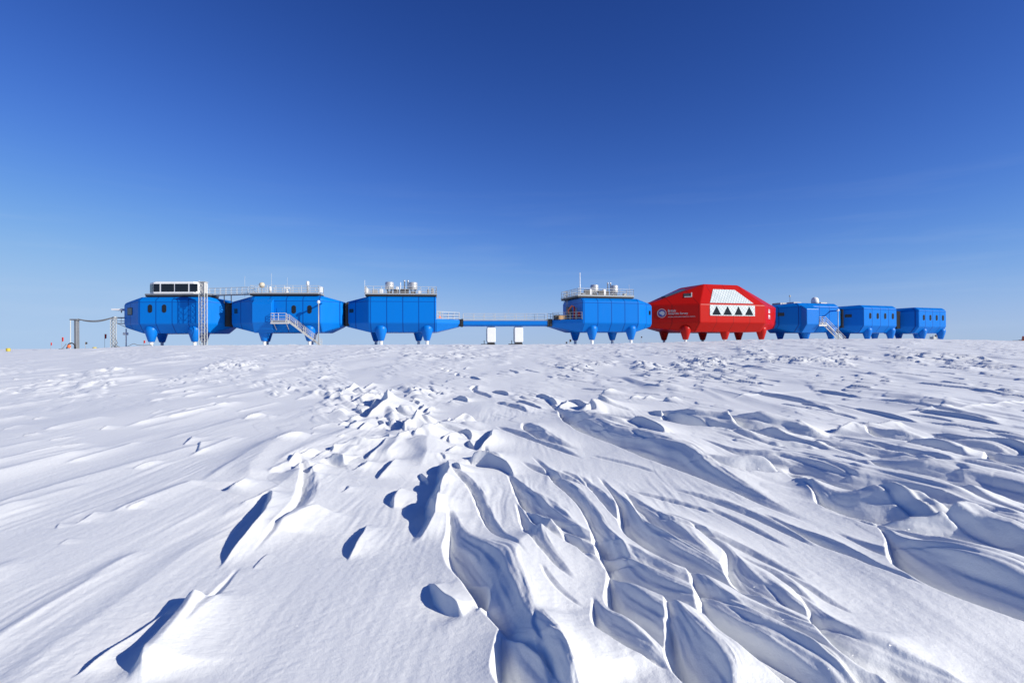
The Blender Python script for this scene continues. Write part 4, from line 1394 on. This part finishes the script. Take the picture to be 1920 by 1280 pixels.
stairs(r7, (xl1, -m7.W - .35, zl), (m7.lx(1584, -m7.W - 1.2, 0), -m7.W - .35, -.0), 1.15)

m8 = Mod(80.99, 132.26, 22.0, 10.75, 2.91, 4.7)
r8 = make_module(m8, 'blue module with four oval windows, between the radome module and the end module')
legs_px(r8, m8, (1626, 1669.5), (1586, 1640), M['blue_plain'])
for px in (1631.7, 1645.7, 1659.7, 1674):
    oval_window(r8, m8.lx(px, -m8.W, 6), m8.lz(592.3, 0, -m8.W), m8.W, .66, 1.34)
end_window(r8, m8, -1, 1590.8, 6.0, 1.3, .65)

m9 = Mod(99.49, 141.39, 21.9, 10.0, 2.3, 4.5)
r9 = make_module(m9, 'smallest looking blue module with four oval windows, at the far right end of the row')
legs_px(r9, m9, (1729, 1764), (1685, 1719.5), M['blue_plain'])
for px in (1732.2, 1744.5, 1756.3, 1768):
    oval_window(r9, m9.lx(px, -m9.W, 6), m9.lz(595.5, 0, -m9.W), m9.W, .66, 1.34)
xe = m9.Lf / 2 + m9.aR
b = MB().box(xe - .05, xe + .9, -1.2, .4, 3.4, 4.6).bar((xe + .4, -1.1, 4.6), (xe + .4, -1.1, 5.3), .07)
b.build('end_cabinet', M['white'], r9)


# ----- flexible links between neighbours
def link(ma, mb, label, col='black', w=None, z0=3.35, z1=7.45):
    a = ma.w(ma.Lf / 2 + ma.aR - .25, 0, 0) if isinstance(ma, Mod) else ma
    b_ = mb.w(-mb.Lf / 2 - mb.aL + .25, 0, 0) if isinstance(mb, Mod) else mb
    d_ = (b_ - a)
    L_ = d_.length
    w = w or 1.75
    yaw = math.atan2(d_.y, d_.x)
    b = MB()
    n = max(2, int(L_ / .3))
    for k in range(n):
        x0, x1 = L_ * k / n, L_ * (k + .88) / n
        q = 0 if k % 2 else .07
        b.box(x0, x1 + .01, -w + q, w - q, z0 + q - z0, z1 - q - z0)
    o = b.build('flexible_link', M[col], None, (a.x, a.y, GZ + z0), yaw)
    return tag(o, label, 'connector', 'black flexible links between modules')


link(m1, m2, 'black flexible link between the cabin module and the staircase module beside it')
link(m2, m3, 'black flexible link between the long staircase module and the left roof-tank module')
link(m5, m6, 'black flexible link between the tall-mast module and the red module')
link(m6, m7, 'black flexible link between the red module and the radome module')
link(m7, m8, 'black flexible link right of the radome module')
link(m8, m9, 'black flexible link joining the two four-window modules at the right end')

# ----- footbridge
pa = m3.w(m3.Lf / 2 + m3.aR, 0, 0)
pb = m5.w(-m5.Lf / 2 - m5.aL, 0, 0)
d_ = pb - pa
yawb = math.atan2(d_.y, d_.x)
Lb = d_.length
rb = thing('footbridge', 'long low blue footbridge with thin white railings joining the two tank-roofed modules', 'footbridge', (pa.x, pa.y, GZ), yawb)
bw = 1.55
bm_ = MB().hull([(x, y * s, z) for x in (.55, Lb - .55) for s in (-1, 1) for y, z in ((bw - .25, 3.33), (bw, 3.62), (bw, 4.33))], .06, 2)
bm_.build('bridge_beam', M['blue_plain'], rb)
MB().box(.56, Lb - .56, -bw - .06, bw + .06, 4.30, 4.40).build('walkway', M['galv'], rb)
for s in (-1, 1):
    rails(MB(), [(.6, s * (bw - .08), 4.40), (Lb - .6, s * (bw - .08), 4.40)], 1.2, 2.0, .026, 2).build('railing', M['rail'], rb)
pl = Vector((pa.x, pa.y, GZ))
for f0, f1, lab in ((-.25, .6, 'black flexible link at the left end of the footbridge'), (Lb - .6, Lb + .25, 'black flexible link at the right end of the footbridge')):
    u_ = d_.normalized()
    link(pl + u_ * f0, pl + u_ * f1, lab, w=bw + .12, z0=3.25, z1=4.62)

# two white piers under the bridge
for px, lab in ((920.5, 'white boxy pier on a black base under the footbridge, the left of two'), (972, 'white boxy pier on a black base under the footbridge, the right of two')):
    f = 0
    for k in range(400):
        q = pl + d_ * (k / 400)
        if proj((q.x, q.y - 1, GZ + 2))[0] < px:
            f = k / 400
    q = pl + d_ * f
    root = thing('bridge_pier', lab, 'pier', (q.x, q.y, GZ), yawb, 'white piers under the footbridge')
    MB().hull([(x, y, z) for x in (-.78, .78) for y in (-1.1, 1.1) for z in (.55, 2.85)] + [(x, y, 3.28) for x in (-.62, .62) for y in (-.9, .9)] + [(x, y, .36) for x in (-.66, .66) for y in (-1.0, 1.0)], .07, 2).build('column', M['white'], root)
    b = MB().box(-.62, .62, -.9, .9, -.6, .38)
    b.box(-1.9, .7, -1.0, -.6, -.12, .10).bar((-1.3, -.8, .05), (-1.3, -.8, .75), .05)
    b.build('base', M['black'], root)
    b = MB()
    for k in range(6):
        b.box(-.84, -.78, -.5 + .02 * k, .3, .7 + k * .36, .92 + k * .36)
    b.build('cable_tray', M['grey'], root)


# ----- loose things on the porch right of the bridge
def on_mod(m, x, y, z):
    p = m.w(x, y, z)
    return (p.x, p.y, p.z)


zp = 4.455
x = m5.lx(1054, -2.3, 4.8)
cr = thing('timber_crate', 'tan timber crate standing on the porch beside the blue wall', 'crate', on_mod(m5, x, -2.3, zp), m5.yaw)
MB().hull([(sx_ * .75, sy_ * .4, z) for sx_ in (-1, 1) for sy_ in (-1, 1) for z in (.06, .72)], .02, 1).build('crate_box', M['tan'], cr)
b = MB()
for sx_ in (-.5, .5):
    b.box(sx_ - .06, sx_ + .06, -.43, .43, 0, .06).box(sx_ - .06, sx_ + .06, -.43, -.405, .06, .74)
b.build('crate_batten', M['tan'], cr)
x = m5.lx(1044.5, -1.6, 4.8)
o = MB().hull([(sx_ * .55, sy_ * .5, z) for sx_ in (-1, 1) for sy_ in (-1, 1) for z in (0, .85)], .06, 2)
bx_ = o.build('equipment_box', M['dark'], None, on_mod(m5, x, -1.6, zp), m5.yaw)
tag(bx_, 'dark equipment box on the porch tip left of the tan crate', 'box')
x = m5.lx(1086, -3.6, 5)
b = MB().lathe([(.29, 0), (.29, .28), (.305, .29), (.305, .32), (.29, .33), (.29, .58), (.305, .59), (.305, .62), (.29, .63), (.29, .86), (.26, .88), (0, .88)], (0, 0, 0), 20)
dr = b.build('fuel_drum', M['red_flag'], None, on_mod(m5, x, -3.6, zp + .55), m5.yaw)
tag(dr, 'red drum on a dark stand on the porch beside the blue front corner', 'drum')
b = MB().box(-.55, .55, -.4, .4, .45, .54)
for sx_ in (-.48, .48):
    for sy_ in (-.33, .33):
        b.box(sx_ - .05, sx_ + .05, sy_ - .05, sy_ + .05, 0, .45)
ds = b.build('drum_stand', M['dark'], None, on_mod(m5, x, -3.6, zp), m5.yaw)
tag(ds, 'low dark stand under the red drum on the porch', 'stand')
x = m5.lx(1077, -2.6, 5)
cr = thing('jib_crane', 'small red jib crane with folded arm standing on the module porch', 'crane', on_mod(m5, x, -2.6, zp), m5.yaw)
b = MB().lathe([(.34, 0), (.34, .1), (.2, .14), (.17, 1.4), (.17, 2.35)], (0, 0, 0), 14)
b.build('crane_post', M['red_flag'], cr)
b = MB().bar((0, 0, 2.3), (-.55, 0, 2.55), .11).bar((-.5, 0, 2.55), (-1.2, 0, 1.75), .12).bar((-1.2, 0, 1.8), (-1.1, 0, 1.1), .1)
b.build('crane_arm', M['orange'], cr)
MB().hull([(sx_ * .3 - .75, sy_ * .3, z) for sx_ in (-1, 1) for sy_ in (-1, 1) for z in (.9, 1.7)], .06, 2).build('winch', M['dark'], cr)


# ----- lattice masts
def lattice(b, x0, x1, y0, y1, z0, z1, step, r, rb):
    cs = [(x0, y0), (x1, y0), (x1, y1), (x0, y1)]
    for cx, cy in cs:
        b.bar((cx, cy, z0), (cx, cy, z1), r)
    n = max(1, round((z1 - z0) / step))
    for k in range(n):
        za_, zb_ = z0 + (z1 - z0) * k / n, z0 + (z1 - z0) * (k + 1) / n
        for i in range(4):
            p, q = cs[i], cs[(i + 1) % 4]
            b.bar((*p, za_), (*q, zb_), rb).bar((*q, za_), (*p, zb_), rb).bar((*p, zb_), (*q, zb_), rb)


ym = -m1.W - 1.6
x = m1.lx(380.8, ym, 5)
p = m1.w(x, ym, 0)
lm = thing('lattice_mast', 'tall pale lattice mast standing in front of the cabin module', 'mast', (p.x, p.y, GZ), m1.yaw)
b = MB()
lattice(b, -.46, .46, -.46, .46, -.4, 10.5, .95, .042, .022)
b.build('mast_frame', M['galv'], lm)
b = MB().hull([(sx_ * .42 + .12, sy_ * .4, z) for sx_ in (-1, 1) for sy_ in (-1, 1) for z in (8.7, 10.55)], .06, 2)
b.build('mast_housing', M['rail'], lm)
b = MB().box(-.62, .62, -.62, .62, 10.55, 10.63).bar((-.4, -.5, 10.63), (-.4, -.5, 10.8), .05)
b.build('mast_cap', M['rail'], lm)

# ----- roof walkway between the cabin module and the stair module
wa = m1.w(m1.lx(388, -2.0, 8.7), -2.0, 0)
wbp = m2.w(m2.lx(470, -2.6, 9), -2.6, 0)
d_ = wbp - wa
Lw = math.hypot(d_.x, d_.y)
wk = thing('roof_walkway', 'thin railed walkway spanning between the roofs of the two left modules', 'walkway', (wa.x, wa.y, GZ), math.atan2(d_.y, d_.x))
MB().box(0.02, Lw - .02, -.6, .6, 8.68, 8.80).build('walkway_deck', M['grey'], wk)
for y in (-.55, .55):
    rails(MB(), [(0, y, 8.8), (Lw, y, 8.8)], 1.15, 1.1, .028, 2).build('railing', M['rail'], wk)
for f_ in (.40, .56):
    MB().bar((Lw * f_, 0, 7.35), (Lw * f_, 0, 8.69), .08).build('support_post', M['grey'], wk)


# ----- davit poles beside the two staircases
def davit(m, px, top_py, label, out=1.9):
    y = -m.W - out
    x = m.lx(px, y, 6)
    zt = m.lz(top_py, x, y)
    p = m.w(x, y, 0)
    root = thing('davit_pole', label, 'pole', (p.x, p.y, GZ), m.yaw, 'davit poles beside staircases')
    MB().lathe([(.085, -.4), (.085, zt)], (0, 0, 0), 10).build('pole', M['galv'], root)
    MB().tube([(0, 0, zt - .1), (0, out + .05, zt - .1)], .13, 8).build('arm', M['blue_plain'], root)
    MB().lathe([(0, -.28), (.2, -.2), (.26, 0), (.2, .2), (0, .28)], (0, 0, zt), 14).build('pole_head', M['white'], root)


davit(m2, 597.3, 566, 'thin pole with a pale round head beside the long left staircase')
davit(m7, 1571.3, 581.5, 'thin pole with a pale round head beside the radome module staircase')

# ----- cable gantry and small things at the far left
gp = at(140.5, 655, 97)
g0 = gz(gp.x, gp.y)
ga = thing('cable_gantry', 'grey portal frame on a dark sled carrying a cable, far left of the station', 'gantry', (gp.x, gp.y, g0 - .1))
hg = 5.25
MB().bar((-.45, -.4, 0), (-.45, -.4, hg), .07).bar((-.45, .5, 0), (-.45, .5, hg), .07).build('thin_upright', M['galv'], ga)
b = MB().hull([(x, y, z) for x, z in ((.05, .1), (.55, .1), (.5, hg - .2), (.2, hg - .2)) for y in (-.35, .35)], .04, 1)
b.build('thick_upright', M['grey'], ga)
MB().hull([(x, y, z) for x in (-.6, .75) for y in (-.5, .6) for z in (hg - .22, hg)], .04, 1).build('cross_beam', M['grey'], ga)
b = MB().hull([(x, y, z) for x in (-2.9, .7) for y in (-.7, -.35) for z in (-.05, .12)], .03, 1).hull([(x, y, z) for x in (-2.9, .7) for y in (.35, .7) for z in (-.05, .12)], .03, 1)
for x in (-2.2, -1.0, .2):
    b.box(x - .07, x + .07, -.65, .65, .12, .2)
b.build('sled', M['black'], ga)
b = MB().tube([(-1.0 + .75 * (1 - math.cos(t_)) * 1.0, -.5, .15 + 1.0 * math.sin(t_)) for t_ in [math.pi * k / 10 for k in range(11)]], .09, 6)
b.build('hoop', M['black'], ga)
b = MB().bar((-2.2, 0, .15), (-1.5, 0, 1.0), .05)
b.build('prop', M['galv'], ga)
p = at(129.3, 652.5, 96.4)
bu = MB().lathe([(0, 0), (.17, .04), (.28, .2), (.28, .34), (.19, .52), (.07, .6), (0, .61)], (0, 0, 0), 18).build('buoy', M['orange'], None, (p.x, p.y, p.z))
tag(bu, 'orange round buoy beside the dark sled of the portal frame', 'buoy')

lp = at(212.5, 652, 97)
lt = thing('cable_post', 'grey lattice post carrying the cable, between the portal frame and the cabin module', 'post', (lp.x, lp.y, lp.z - .15))
b = MB()
lattice(b, -.3, .3, -.3, .3, 0, 5.0, .6, .036, .022)
b.build('post_frame', M['galv'], lt)
b = MB().hull([(x, y, z) for x in (-.36, .36) for y in (-.36, .36) for z in (5.0, 5.2)], .03, 1).lathe([(.25, -.12), (.25, .12)], (.25, 0, 5.35), 14)
b.build('post_head', M['galv'], lt)
b = MB()
b.bar((.3, -.3, .2), (.9, -.3, 1.0), .045).bar((.9, -.3, 1.0), (.5, -.3, 1.9), .04).lathe([(.3, 0), (.3, .4)], (.6, .1, 0), 10)
b.build('post_brace', M['grey'], lt)
A_ = Vector((gp.x + .5, gp.y, g0 + hg - .1))
B_ = Vector((lp.x, lp.y, lp.z + 5.25))
D_ = m1.w(-m1.Lf / 2 - m1.aL + .1, -.5, 5.15)
b = MB()
for off, sag in ((0, .45), (.06, .62)):
    pts = [A_.lerp(B_, k / 14) + Vector((0, off, -sag * 4 * (k / 14) * (1 - k / 14))) for k in range(15)]
    pts += [B_.lerp(D_, k / 6) + Vector((0, off, -.15 * 4 * (k / 6) * (1 - k / 6))) for k in range(1, 7)]
    b.tube(pts, .075, 6)
cb = b.build('overhead_cable', M['cable'])
tag(cb, 'thick grey cable sagging from the portal frame to the cabin module', 'cable')
b = MB()
P = []
for px, py in ((216, 645), (222, 649.5), (230, 651.5), (238, 650), (247, 645.5), (251, 644), (258, 646.8), (270, 647.4), (288, 646.2)):
    P.append(at(px, py, 96.5))
b.tube(P, .05, 6)
cb = b.build('ground_hose', M['cable'])
tag(cb, 'grey hose looping low over the snow beside the lattice cable post', 'hose')

for px, py, Y, lab in ((177.5, 654.8, 92, 'yellow drum half buried in snow between the portal frame and lattice post'), (15.5, 657.2, 85, 'small yellow drum at the left edge of the snow horizon')):
    p = at(px, py, Y)
    o = MB().lathe([(0, 0), (.27, .02), (.28, .06), (.28, .16), (.30, .18), (.28, .20), (.28, .34), (.30, .36), (.28, .38), (.27, .48), (0, .5)], (0, 0, -.12), 20).build('yellow_drum', M['yellow'], None, (p.x, p.y, p.z))
    tag(o, lab, 'drum', 'yellow drums on the snow')


def flag(px, py_top, py_bot, Y, h, label, mt='red_flag', w=.30):
    top, bot = at(px, py_top, Y), at(px, py_bot, Y)
    root = thing('marker_flag', label, 'flag', (bot.x, bot.y, bot.z - .3), 0, 'marker flags on thin canes')
    H = top.z - bot.z + .3
    MB().tube([(0, 0, 0), (0, 0, H)], .022, 6).build('cane', M['tan'], root)
    n = 6
    vs_ = []
    for i in range(n + 1):
        for j in range(2):
            for t_ in (0, .012):
                vs_.append((.02 + w * i / n, .10 * math.sin(i * 1.1) + t_, H - j * h * (1 - .15 * i / n) - .03 * i / n))
    fs = []
    for i in range(n):
        a = i * 4
        fs += [(a, a + 2, a + 6, a + 4), (a + 1, a + 5, a + 7, a + 3), (a, a + 4, a + 5, a + 1), (a + 2, a + 3, a + 7, a + 6)]
    fs += [(0, 1, 3, 2), (n * 4, n * 4 + 2, n * 4 + 3, n * 4 + 1)]
    MB().add(vs_, fs).build('cloth', M[mt], root)


flag(116, 632, 653, 110, .85, 'red marker flag just left of the grey portal frame')
flag(95, 642, 654, 150, .8, 'red marker flag at the far left of the horizon')
flag(196.3, 626, 653, 105, .9, 'red marker flag left of the lattice cable post')
flag(269.3, 638, 648, 118, .6, 'small red marker flag under the left end of the cabin module')
flag(160, 641, 653, 120, .5, 'small dark marker flag between the portal frame and lattice post', 'dark', .4)
flag(1068, 636, 645, 96, .45, 'dark marker flag in the snow before the footbridge porch, the taller of two', 'dark', .3)
flag(1061, 640.5, 645, 95, .3, 'dark marker flag in the snow before the footbridge porch, the shorter of two', 'dark', .25)
flag(1202, 630.5, 645, 135, .35, 'dark marker flag far behind, between the mast module and the red module', 'dark', .3)

# ----- under the end module and at the right edge
p = at(1750, 638.5, 131)
tr = thing('generator_trolley', 'small grey machine on a wheeled frame in the snow under the end module', 'machine', (p.x, p.y, p.z - .2), rad(20))
MB().hull([(x, y, z) for x in (-.55, .55) for y in (-.4, .4) for z in (.45, 1.1)], .06, 2).build('machine_body', M['galv'], tr)
b = MB().tube([(-.7, -.45, .1), (-.45, -.45, 1.45), (.45, -.45, 1.45), (.8, -.45, .1)], .05, 6).tube([(-.7, .45, .1), (-.45, .45, 1.45), (.45, .45, 1.45), (.8, .45, .1)], .05, 6)
b.bar((-.7, -.45, .3), (.8, -.45, .3), .05).bar((-.7, .45, .3), (.8, .45, .3), .05)
b.build('frame', M['grey'], tr)
MB().hull([(x, y, z) for x in (.05, .4) for y in (-.5, -.3) for z in (1.1, 1.55)], .03, 1).build('control_panel', M['black'], tr)
for sx_ in (-.5, .55):
    for sy_ in (-.5, .5):
        b = MB()
        b.prism([(.28 * math.cos(2 * math.pi * k / 16), .28 * math.sin(2 * math.pi * k / 16)) for k in range(16)], (sx_, sy_, .28), (1, 0, 0), (0, 0, 1), (0, -1, 0), -.07, .07)
        b.build('wheel', M['black'], tr)

p = at(1919, 642, 150)
ve = thing('snow_tractor', 'distant orange tracked snow tractor cut off by the right edge', 'vehicle', (p.x + .9, p.y, p.z - .25), rad(-14))
b = MB()
for s in (-1, 1):
    out = [(-1.7 + .38 * math.cos(t_), .42 + .38 * math.sin(t_)) for t_ in [math.pi * .5 + math.pi * k / 8 for k in range(9)]]
    out += [(1.7 + .38 * math.cos(t_), .42 + .38 * math.sin(t_)) for t_ in [-math.pi * .5 + math.pi * k / 8 for k in range(9)]]
    MB().prism(out, (0, s * .95, 0), (1, 0, 0), (0, 0, 1), (0, -1, 0), -.28, .28).build('track', M['black'], ve)
MB().hull([(x, y, z) for x in (-1.5, 1.9) for y in (-.65, .65) for z in (.5, .95)] + [(x, y, .55) for x in (-1.9, 2.0) for y in (-.6, .6)], .06, 2).build('body', M['orange'], ve)
cb = MB().hull([(x, y, z) for x, z in ((-.9, .94), (.8, .94), (.65, 1.95), (-.75, 1.95)) for y in (-.62, .62)], .08, 2).build('cab', M['orange'], ve)
MB().box(-.62, .5, -.66, -.55, 1.25, 1.8).build('cab_window', M['glass'], cb)
b = MB().hull([(x, y, z) for x, z in ((-2.75, .05), (-2.55, .05), (-2.35, .85), (-2.55, .85)) for y in (-1.3, 1.3)], .03, 1).bar((-2.5, .6, .4), (-1.5, .5, .6), .07).bar((-2.5, -.6, .4), (-1.5, -.5, .6), .07)
b.build('blade', M['dark'], ve)
